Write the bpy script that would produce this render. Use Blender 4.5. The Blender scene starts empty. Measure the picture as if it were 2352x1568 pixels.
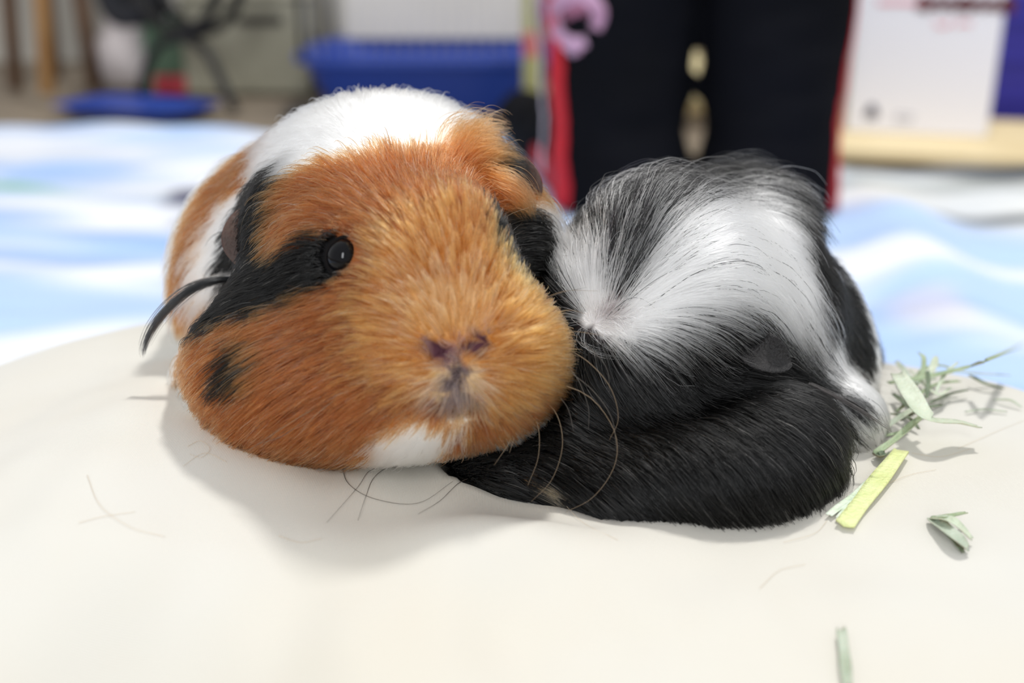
import bpy, bmesh, math, random
import numpy as np
from mathutils import Vector, Matrix

C = bpy.context.scene.collection
SC = bpy.context.scene
rng = np.random.default_rng(7)
random.seed(7)

# ------------------------------------------------------------------ camera
cam_data = bpy.data.cameras.new('camera')
cam = bpy.data.objects.new('camera', cam_data); C.objects.link(cam)
cam.location = (0, 0, 0.30)
cam.rotation_euler = (math.radians(90 - 20.3), 0, 0)
cam_data.sensor_width = 36.0
cam_data.lens = 36.0 * 2600 / 2352
cam_data.clip_start = 0.01
cam_data.dof.use_dof = True
cam_data.dof.focus_distance = 0.265
cam_data.dof.aperture_fstop = 7.6
SC.camera = cam

# ------------------------------------------------------------------ light: pale room light from all round, one round ceiling lamp beyond the animals
world = bpy.data.worlds.new('room_light'); SC.world = world
world.use_nodes = True
bg = world.node_tree.nodes['Background']
bg.inputs[0].default_value = (0.97, 0.98, 1.0, 1)
bg.inputs[1].default_value = 0.66
lamp = bpy.data.lights.new('ceiling_lamp', 'AREA')
lamp.shape = 'DISK'; lamp.size = 0.24; lamp.energy = 40; lamp.color = (1.0, 0.985, 0.96)
lamp_ob = bpy.data.objects.new('ceiling_lamp', lamp); C.objects.link(lamp_ob)
lamp_ob.location = (0.50, 1.25, 2.45)
lamp_ob.rotation_euler = (Vector((0, .25, .2)) - lamp_ob.location).to_track_quat('-Z', 'Y').to_euler()

fill = bpy.data.lights.new('front_fill', 'AREA')      # added fill from behind the camera, lifts the fronts; tall for the eye's streak
fill.shape = 'RECTANGLE'; fill.size = 0.45; fill.size_y = 1.5; fill.energy = 44; fill.color = (0.95, 0.975, 1.0)
fill_ob = bpy.data.objects.new('front_fill', fill); C.objects.link(fill_ob)
fill_ob.location = (-0.5, -2.2, 1.55)
fill_ob.rotation_euler = (Vector((0, .25, .2)) - fill_ob.location).to_track_quat('-Z', 'Y').to_euler()

SC.view_settings.view_transform = 'Standard'
SC.view_settings.look = 'None'
SC.view_settings.exposure = 0.14
SC.view_settings.gamma = 1.0
SC.view_settings.use_curve_mapping = False
SC.cycles.max_bounces = 40
SC.cycles.transmission_bounces = 40
SC.cycles.glossy_bounces = 40
SC.cycles.diffuse_bounces = 4


# ------------------------------------------------------------------ camera frame (used to read real positions off the lens geometry)
PITCH = math.radians(20.3)
CAM = np.array([0.0, 0.0, 0.30])
FPX = 2600.0
RIGHT = np.array([1.0, 0.0, 0.0])
UPV = np.array([0.0, math.sin(PITCH), math.cos(PITCH)])
FWD = np.array([0.0, math.cos(PITCH), -math.sin(PITCH)])

def at(px, py, d):
    """World point seen at picture point px, py, at distance d along the lens axis."""
    return CAM + d * (FWD + (px - 1176) / FPX * RIGHT - (py - 784) / FPX * UPV)

def on_z(px, py, z=0.0):
    """World point seen at px, py that lies at height z."""
    ray = FWD + (px - 1176) / FPX * RIGHT - (py - 784) / FPX * UPV
    return CAM + ray * ((z - CAM[2]) / ray[2])

# ------------------------------------------------------------------ soft bodies: smooth unions of ellipsoids and tapered capsules
def ell(px, py, d, rx, ry, rz, yaw=0.0, roll=0.0, pitch=0.0):
    """Ellipsoid with axes right / up / towards the lens, turned by yaw (about up), pitch (about right) and roll (about the view axis)."""
    B = np.array([RIGHT, UPV, -FWD])
    cy, sy, cr, sr, cp, sp = math.cos(yaw), math.sin(yaw), math.cos(roll), math.sin(roll), math.cos(pitch), math.sin(pitch)
    Y = np.array([[cy, 0, sy], [0, 1, 0], [-sy, 0, cy]])
    X = np.array([[1, 0, 0], [0, cp, -sp], [0, sp, cp]])
    Z = np.array([[cr, -sr, 0], [sr, cr, 0], [0, 0, 1]])
    return ('e', at(px, py, d), (Y @ X @ Z).T @ B, np.array([rx, ry, rz]))

def cap(a, b, ra, rb):
    return ('c', np.array(a, float), np.array(b, float), ra, rb)

def prim(P, q):
    if q[0] == 'e':
        L = (P - q[1]) @ q[2].T
        k0 = np.sqrt(((L / q[3]) ** 2).sum(-1)) + 1e-9
        k1 = np.sqrt(((L / q[3] ** 2) ** 2).sum(-1)) + 1e-9
        return k0 * (k0 - 1) / k1
    ab = q[2] - q[1]
    t = np.clip(((P - q[1]) @ ab) / (ab @ ab), 0, 1)
    return np.sqrt(((P - q[1] - t[:, None] * ab) ** 2).sum(-1)) - (q[3] + (q[4] - q[3]) * t)

def smin(a, b, k):
    h = np.maximum(k - np.abs(a - b), 0) / k
    return np.minimum(a, b) - h * h * k * 0.25

def union(P, prims, k):
    f = prim(P, prims[0])
    for q in prims[1:]:
        f = smin(f, prim(P, q), k)
    return f

def carve(f, g, k):
    return -smin(-f, g, k)

# ---- calico guinea pig
A_PRIMS = [
    ell(862, 590, .290, .0315, .0285, .033, roll=-.12),         # skull
    ell(925, 665, .266, .0240, .0260, .027, roll=-.15),         # face
    ell(1040, 800, .252, .0205, .0180, .0205),                  # muzzle
    ell(1150, 830, .258, .0110, .0120, .015),                   # far whisker pad
    ell(925, 850, .259, .0150, .0130, .0165),                   # near whisker pad
    ell(640, 830, .281, .0210, .0165, .026, roll=.25),          # jowl
    ell(740, 790, .275, .0200, .0180, .024),                    # cheek
    ell(770, 915, .272, .0230, .0115, .021, roll=.1),           # lower cheek
    ell(950, 925, .268, .0250, .0085, .019),                    # lower jaw
    ell(1150, 640, .2955, .0115, .0220, .020, roll=-.2),        # far cheekbone
    ell(1015, 640, .2520, .0105, .0190, .0120, roll=-.28, pitch=.5),  # bridge of the nose
    ell(786, 588, .2600, .0068, .0075, .0068),                  # brow round the eye
    ell(880, 535, .313, .0375, .0345, .034),                    # shoulders
    ell(775, 630, .345, .0470, .0420, .046, roll=.25),          # trunk
    ell(760, 660, .385, .0470, .0400, .048, roll=.2),           # rump
    ell(600, 860, .305, .0190, .0130, .022),                    # near forepaw, tucked under
]
A_NOSTRIL = [ell(1004, 803, .2315, .0022, .0013, .004, roll=-.35), ell(1098, 790, .2325, .0021, .0013, .004, roll=.55)]
A_SPLIT = [ell(1050, 862, .2315, .0007, .0060, .0022, roll=-.05)]
A_MOUTH = [ell(1050, 938, .2395, .0050, .0006, .004, roll=.08)]

def sdf_a(P):
    f = union(P, A_PRIMS, .012)
    f = carve(f, union(P, A_NOSTRIL, .001), .002)
    f = carve(f, prim(P, A_SPLIT[0]), .002)
    return carve(f, prim(P, A_MOUTH[0]), .003)

# ---- black and white crested guinea pig
B_PRIMS = [
    ell(1500, 720, .292, .0255, .0245, .027, roll=-.1),         # skull
    ell(1400, 830, .283, .0200, .0230, .022),                   # face
    ell(1290, 1010, .277, .0190, .0150, .0190, roll=-.3),       # muzzle
    ell(1165, 1065, .276, .0170, .0075, .0150, roll=-.25),      # nose end, under the other's chin
    ell(1420, 1125, .270, .0190, .0090, .0180, roll=-.3),       # chin
    ell(1600, 1085, .271, .0310, .0128, .025, roll=-.0),       # cheek
    ell(1745, 1015, .276, .0165, .0115, .020, roll=.2),         # jowl
    ell(1680, 750, .316, .0290, .0320, .032),                   # shoulders
    ell(1770, 800, .352, .0270, .0360, .046, roll=.35),         # trunk
    ell(1790, 840, .390, .0290, .0360, .044, roll=.3),          # rump
    ell(1885, 960, .305, .0135, .0115, .022),                   # near flank, low
]
def sdf_b(P):
    f = union(P, B_PRIMS, .0075)
    return carve(f, sdf_a(P) - .0035, .006)

def grad(f, P, e=.0006):
    g = np.zeros_like(P)
    for s in ((1, -1, -1), (-1, -1, 1), (-1, 1, -1), (1, 1, 1)):
        s = np.array(s, float)
        g += s * f(P + e * s)[:, None]
    return g / (np.linalg.norm(g, axis=1, keepdims=True) + 1e-12)

# ---- flat charts of the coats: directions seen from a centre inside each animal, unrolled about its facing axis
def chart_frame(centre, front):
    front = front / np.linalg.norm(front)
    r = np.cross(front, UPV); r = -r / np.linalg.norm(r)
    return centre, front, r, np.cross(front, -r) * -1
A_CH = chart_frame(at(900, 660, .285), at(1040, 780, .235) - at(868, 585, .290))
B_CH = chart_frame(at(1530, 830, .300), at(1450, 850, .250) - at(1530, 800, .300))

def chart(P, ch):
    v = P - ch[0]
    v = v / (np.linalg.norm(v, axis=1, keepdims=True) + 1e-12)
    th = np.arccos(np.clip(v @ ch[1], -1, 1))
    a, b = v @ ch[2], v @ ch[3]
    n = np.hypot(a, b) + 1e-12
    return np.stack([th * a / n, th * b / n], 1)

# guide hairs: place (mm), direction, length (mm), lift
A_GUIDES = [
    (-12.2,218.9,222.3,-0.16,0.51,0.84,4,0.45),(-12.8,220.9,225.3,-0.16,0.59,0.79,4,0.45),(-13.6,223.2,228.6,-0.22,0.53,0.82,4,0.45),
    (-14.6,225.4,232.2,-0.22,0.51,0.83,4,0.45),(-15.6,227.6,235.5,-0.3,0.53,0.79,6,0.35),(-16.8,230.1,238.6,-0.29,0.66,0.69,6,0.35),
    (-18.9,235.2,242.1,-0.31,0.84,0.44,6,0.35),(-7.3,220.6,223.1,0.17,0.66,0.73,5,0.4),(-6.4,224.1,226.7,0.16,0.72,0.68,5,0.4),
    (-6.3,227.1,230,-0.13,0.55,0.82,5,0.4),(-6.7,229.1,233.2,-0.13,0.49,0.86,5,0.4),(-9,228.9,235.2,-0.13,0.44,0.89,6,0.35),
    (-9.5,230.7,238.4,-0.13,0.54,0.83,6,0.35),(-18.1,219.1,222.2,-0.49,0.48,0.72,4,0.4),(-20.2,221.4,225.2,-0.48,0.56,0.67,4,0.4),
    (-22.2,223.7,228,-0.49,0.55,0.67,4,0.4),(-24.2,226,230.6,-0.48,0.62,0.62,4,0.4),(-25.9,228.7,233.3,-0.35,0.64,0.68,6,0.3),
    (-27.5,231.9,236.2,-0.34,0.73,0.59,6,0.3),(-29.6,237.1,239.7,-0.3,0.83,0.47,6,0.3),(-22,241.5,244.1,-0.23,0.95,0.22,11,0.35),
    (-23.9,249.9,245.6,-0.2,0.97,0.14,11,0.35),(-26.2,261.1,247.1,-0.2,0.97,0.12,11,0.35),(-28.9,273.4,248.8,-0.22,0.96,0.16,11,0.35),
    (-29,260.4,247.2,-0.2,0.97,0.13,13,0.45),(-31.5,272.5,249,-0.2,0.97,0.15,13,0.45),(-34.5,284.6,251.1,-0.28,0.94,0.19,13,0.45),
    (-25.6,268.6,247.7,-0.09,0.99,0.09,12,0.45),(-26.6,281.6,249.5,-0.08,0.98,0.2,12,0.45),(-27.3,296.6,251.9,-0.02,0.99,0.13,12,0.45),
    (-18.7,250.5,245.3,-0.07,1,0.02,12,0.5),(-19.8,267.3,245.8,-0.07,1,0.05,12,0.5),(-20.3,280.9,247.1,0.02,0.98,0.18,12,0.5),
    (-20.1,291.3,249.1,0.02,0.98,0.19,12,0.5),(-27.9,242.4,243.2,-0.45,0.87,0.22,12,0.5),(-32.2,251.3,245.1,-0.41,0.9,0.17,12,0.5),
    (-36.3,261.1,246.8,-0.35,0.92,0.15,12,0.5),(-40.2,271.5,248.4,-0.34,0.93,0.13,12,0.5),(-32.6,240.9,241.1,-0.57,0.79,0.23,11,0.3),
    (-36.6,247,242.6,-0.52,0.83,0.17,11,0.3),(-41.5,253.5,243.1,-0.66,0.75,-0.05,11,0.3),(-47,259.8,242.7,-0.66,0.75,-0.05,11,0.3),
    (-52.4,264,241,-0.83,0.28,-0.48,11,0.3),(-58.2,267.9,237.4,-0.64,0.64,-0.42,11,0.3),(-31.2,234.2,236.8,-0.72,0.65,0.24,11,0.25),
    (-35.4,238.3,238.1,-0.69,0.7,0.21,11,0.25),(-39.9,241.4,238,-0.89,0.37,-0.28,11,0.25),(-44.8,244.2,236.3,-0.79,0.54,-0.3,11,0.25),
    (-49.1,247.3,233.8,-0.66,0.5,-0.56,11,0.25),(-53,250.8,230.5,-0.59,0.62,-0.52,11,0.25),(-57,254.5,227,-0.66,0.51,-0.56,11,0.25),
    (-39.3,254.5,244.3,-0.58,0.81,0.03,10,0.25),(-44.4,261.4,244.6,-0.59,0.8,0.04,10,0.25),(-49.3,266.3,244,-0.82,0.51,-0.24,10,0.25),
    (-54.4,270.9,242.3,-0.65,0.72,-0.25,10,0.25),(-59.5,275.5,239.2,-0.68,0.45,-0.58,10,0.25),(-65.3,282.9,234.2,-0.46,0.79,-0.41,10,0.25),
    (-34,236.1,237,-0.9,0.42,-0.11,10,0.25),(-37.6,237.9,236.5,-0.86,0.49,-0.13,10,0.25),(-41.2,239.7,235.3,-0.84,0.32,-0.43,10,0.25),
    (-45,241.4,233.4,-0.79,0.45,-0.43,10,0.25),(-49,244.2,230.6,-0.67,0.51,-0.54,10,0.25),(-53.3,247.5,227.1,-0.66,0.53,-0.54,10,0.25),
    (-14,249.7,243.8,-0.03,1,-0.05,12,0.5),(-14.6,272.1,243.5,-0.02,1,0.04,12,0.5),(-13.7,287.8,244.7,0.18,0.98,0.12,12,0.5),
    (-11.4,301.8,246.1,0.15,0.99,0.08,12,0.5),(-10.6,250,241.5,0.01,0.99,-0.1,12,0.45),(-10,274.1,240.2,0.06,1,0.03,12,0.45),
    (-7.6,288.8,240.3,0.29,0.96,-0.02,12,0.45),(-3.9,300.4,240.3,0.33,0.95,0.01,12,0.45),(-9.8,249.5,240.4,0.06,0.99,-0.13,12,0.3),
    (-7.6,274,238.3,0.15,0.99,-0.01,12,0.3),(-4.3,284.1,237.3,0.8,0.49,-0.34,12,0.3),(-0.4,286.4,235.7,0.8,0.49,-0.34,12,0.3),
    (3.5,285,233.2,0.53,-0.72,-0.45,12,0.3),(-7.4,251.3,237.7,0.08,0.99,-0.11,11,0.35),(-4.1,272,234.9,0.68,0.68,-0.26,11,0.35),
    (-0.4,274.8,233.6,0.86,0.45,-0.23,11,0.35),(-17.7,285.7,246.8,0.25,0.96,0.08,13,0.5),(-15,298.3,247.3,0.18,0.98,0.02,13,0.5),
    (-10.1,306.8,249,0.87,0.29,0.39,13,0.5),(-4.7,232,233.3,0.32,0.83,0.45,5,0.35),(-2.5,251.1,233.1,0.05,0.99,-0.13,5,0.35),
    (-2.4,226.7,225.8,0.39,0.85,0.35,5,0.35),(-0.5,231.6,227.2,0.3,0.94,0.18,5,0.35),(0.9,248.9,225.5,0.04,0.99,-0.15,5,0.35),
    (-1,222.9,221.3,0.56,0.76,0.33,6,0.4),(1.8,227.7,222.6,0.42,0.9,0.13,6,0.4),(5.2,253.4,216.1,0.08,0.95,-0.29,6,0.4),
    (-2.6,219.4,217.8,0.85,0.52,0.07,8,0.5),(0.6,221.6,217.9,0.78,0.63,0.01,8,0.5),(3.8,224.5,217.3,0.7,0.67,-0.25,8,0.5),
    (7.2,229,215.7,0.49,0.82,-0.3,8,0.5),(-1.7,218.8,214.4,0.86,0.42,-0.3,9,0.5),(1.5,220.6,213.2,0.79,0.53,-0.33,9,0.5),
    (4.8,223.5,211.6,0.64,0.68,-0.36,9,0.5),(8.2,229.2,208.8,0.38,0.84,-0.39,9,0.5),(-3.5,217.9,209.4,0.77,0.38,-0.52,8,0.45),
    (-0.3,220,207,0.67,0.52,-0.53,8,0.45),(3.8,227.4,201.5,0.32,0.78,-0.54,8,0.45),(-5.9,220.5,202.8,0.64,0.11,-0.76,6,0.35),
    (-3.6,222.7,199.3,0.36,0.63,-0.69,6,0.35),(-1.5,229.4,193.3,0.15,0.77,-0.62,6,0.35),(-21.2,218.5,219.1,-0.92,0.37,0.1,5,0.35),
    (-24.9,220.1,219.5,-0.91,0.41,0.08,5,0.35),(-28.7,222,219.5,-0.88,0.48,-0.06,5,0.35),(-32.7,224.4,219.1,-0.83,0.55,-0.1,5,0.35),
    (-19.3,216.6,214.3,-0.96,0.2,-0.2,6,0.35),(-23.1,217.6,213.4,-0.91,0.32,-0.25,6,0.35),(-27.1,219.3,212,-0.85,0.39,-0.35,6,0.35),
    (-31.6,221.7,210.1,-0.79,0.49,-0.37,6,0.35),(-17.7,216.5,208.7,-0.82,0.23,-0.53,7,0.35),(-21.5,217.9,206.2,-0.77,0.35,-0.54,7,0.35),
    (-25.5,220,203,-0.69,0.4,-0.6,7,0.35),(-29.6,222.3,199.4,-0.7,0.39,-0.6,7,0.35),(-16.6,218.7,203.6,-0.65,0.32,-0.69,7,0.3),
    (-19.6,220.1,200.5,-0.67,0.27,-0.69,7,0.3),(-23.7,223,195.8,-0.57,0.49,-0.67,7,0.3),(-23.8,222.9,225.9,-0.94,0.34,0.02,6,0.3),
    (-27.1,224.3,225.9,-0.89,0.45,-0.02,6,0.3),(-31.8,226.2,224.1,-0.82,0.27,-0.5,6,0.3),(-37.3,228.1,219.5,-0.79,0.52,-0.33,9,0.25),
    (-42.6,231.3,217.4,-0.83,0.45,-0.32,9,0.25),(-47,233,215.2,-0.83,0.12,-0.54,9,0.25),(-50.4,233.3,213.1,-0.85,0.05,-0.53,9,0.25),
    (-53.8,233.6,210.9,-0.84,0.08,-0.53,9,0.25),(-56.9,233.8,208.4,-0.71,0.01,-0.7,9,0.25),(-59.8,234,205.6,-0.7,0.09,-0.71,9,0.25),
    (-62.9,235,202.4,-0.65,0.3,-0.69,9,0.25),(-45.9,235.4,221,-0.85,0.43,-0.3,10,0.25),(-51.2,237.6,219.2,-0.91,0.3,-0.28,10,0.25),
    (-56.5,238.9,217,-0.87,0.15,-0.48,10,0.25),(-61.9,240.2,213.9,-0.84,0.26,-0.48,10,0.25),(-67.1,241.9,210.4,-0.75,0.27,-0.6,10,0.25),
    (-72.6,246.1,205.6,-0.58,0.62,-0.53,10,0.25),(-40.9,228.6,212,-0.8,0.35,-0.48,10,0.28),(-44.7,229.7,209.9,-0.87,0.15,-0.46,10,0.28),
    (-48.4,230.4,207.9,-0.88,0.14,-0.46,10,0.28),(-51.9,230.8,205.6,-0.77,0.09,-0.63,10,0.28),(-55.1,231.4,203,-0.76,0.16,-0.64,10,0.28),
    (-58.4,232.4,200.1,-0.72,0.29,-0.63,10,0.28),(-37.1,224.8,206,-0.73,0.35,-0.59,9,0.28),(-41.3,226.4,202.8,-0.79,0.22,-0.58,9,0.28),
    (-45.2,227.5,199.5,-0.71,0.2,-0.68,9,0.28),(-49.1,229,195.6,-0.66,0.33,-0.67,9,0.28),(-58,238.4,215.3,-0.85,0.21,-0.48,9,0.28),
    (-62.4,239.6,212.8,-0.84,0.26,-0.48,9,0.28),(-66.6,240.7,209.5,-0.7,0.13,-0.7,9,0.28),(-71.1,243,204.9,-0.61,0.47,-0.64,9,0.28),
    (-52.9,230.7,203.5,-0.74,0.13,-0.66,10,0.3),(-56.2,231.4,200.6,-0.72,0.21,-0.66,10,0.3),(-59.5,232.9,197.3,-0.62,0.38,-0.69,10,0.3),
    (-63,236.3,193.1,-0.5,0.61,-0.62,10,0.3),(-30.8,222.5,199.9,-0.6,0.34,-0.73,8,0.3),(-33.5,224.4,196.4,-0.56,0.42,-0.71,8,0.3),
    (-37.8,228,191.8,-0.61,0.54,-0.59,8,0.3),(-29.4,227.8,229.8,-0.61,-0.18,-0.77,6,0.3),(-32.8,227.7,226,-0.7,0.09,-0.71,6,0.3),
    (-33.7,235.2,236.3,-0.71,0.65,0.26,4,0.25),(-37.3,237.6,236.4,-0.88,0.42,-0.22,4,0.25),(-12,221.2,198.9,-0.1,0.47,-0.88,6,0.3),
    (-12.8,226.8,192.4,-0.09,0.75,-0.65,6,0.3),(-20.8,222.6,196.2,-0.18,0.55,-0.81,6,0.3),(-42.1,237.8,231.9,-0.8,0.41,-0.43,7,0.2),
    (-45.9,239.9,229.8,-0.77,0.48,-0.43,7,0.2),(-50.2,242.8,226.9,-0.7,0.49,-0.52,7,0.2),(-54.9,245.3,223.6,-0.79,0.27,-0.54,7,0.2),
    (-58.8,246.4,221,-0.81,0.16,-0.56,7,0.2),(-62.1,247.2,218.6,-0.79,0.23,-0.56,7,0.2),(-41.9,234.9,227.1,-0.77,0.52,-0.36,8,0.2),
    (-45.8,237.5,225.3,-0.78,0.51,-0.36,8,0.2),(-49.9,239.8,223.3,-0.83,0.39,-0.41,8,0.2),(-54.3,241.6,221.2,-0.86,0.31,-0.4,8,0.2),
    (-58.8,243.3,219.1,-0.85,0.34,-0.41,8,0.2),(-63.5,245.9,216.6,-0.75,0.51,-0.41,8,0.2),(-48.2,243.9,231.7,-0.7,0.49,-0.51,9,0.25),
    (-53.2,248.1,227.9,-0.63,0.61,-0.48,9,0.25),(-57.8,251.1,224.2,-0.75,0.17,-0.64,9,0.25),(-61.8,252,220.7,-0.75,0.16,-0.64,9,0.25),
    (-58,270.7,239.2,-0.66,-0.13,-0.74,9,0.25),(-61.1,271.7,235.7,-0.6,0.43,-0.67,9,0.25),(-65,276,230.8,-0.45,0.64,-0.63,9,0.25),
    (-69.7,283.6,224.3,-0.41,0.73,-0.56,9,0.25),(-59,262.8,232.6,-0.62,0.37,-0.69,9,0.25),(-63,267.5,228.1,-0.46,0.73,-0.52,9,0.25),
    (-69.3,279.6,219.5,-0.37,0.76,-0.54,9,0.25),(-33.3,300.1,253,-0.04,1,0.09,12,0.35),(-47,290.2,250.2,-0.39,0.92,0.05,12,0.35),
    (-54.2,304,250.1,-0.62,0.78,-0.13,12,0.35),(-48.1,272.3,246.3,-0.88,0.38,-0.28,12,0.3),(-53,275.6,244.6,-0.72,0.64,-0.28,12,0.3),
    (-57.4,278.3,242.2,-0.77,0.14,-0.62,12,0.3),(-61.4,280.6,238.9,-0.62,0.58,-0.52,12,0.3),(-20.8,301.8,251.6,0.16,0.98,0.13,12,0.35),
    (-17.8,309.6,251.5,0.83,0.04,-0.56,12,0.35),(-72,299,232.8,-0.62,0.62,-0.48,12,0.3),(-78.3,304.3,228,-0.7,0.48,-0.53,12,0.3),
    (-83.5,306.5,223.2,-0.64,-0,-0.77,12,0.3),(-87.8,307.3,218,-0.63,0.23,-0.74,12,0.3),(-76.1,295.9,223.4,-0.6,0.36,-0.71,12,0.3),
    (-80.7,298.1,218,-0.62,0.23,-0.75,12,0.3),(-84.4,299.3,212.7,-0.51,0.11,-0.86,12,0.3),(-87.7,300.7,207.3,-0.5,0.3,-0.81,12,0.3),
    (-81.3,294.9,209.1,-0.5,0.21,-0.84,12,0.3),(-84.7,296.8,203.5,-0.49,0.34,-0.8,12,0.3),(-88.2,300.2,197.6,-0.43,0.52,-0.73,12,0.3),
    (-92.8,307.9,190.3,-0.38,0.73,-0.57,12,0.3),(-80.8,278.7,200.3,-0.31,0.87,-0.38,10,0.3),(-83.6,278.2,197.1,0.22,-0.94,0.28,10,0.3),
    (-82.4,264,197.5,-0.35,0.78,-0.52,10,0.3),(-95,322.4,216.6,-0.45,-0.28,-0.84,11,0.3),(-97.6,320.6,211.8,-0.44,-0.33,-0.83,11,0.3),
    (-99.2,318.8,207.4,-0.13,-0.38,-0.92,11,0.3),(-99.8,317.4,203.2,-0.17,-0.24,-0.96,11,0.3),(-75.5,321.1,236.1,-0.56,0.78,-0.28,11,0.3),
    (-83.1,328.5,231.7,-0.76,-0.24,-0.6,11,0.3),(-86.9,327.3,228.8,-0.76,-0.27,-0.59,11,0.3),(-76.2,254.2,191,-0.37,0.81,-0.45,9,0.3),
]
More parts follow.
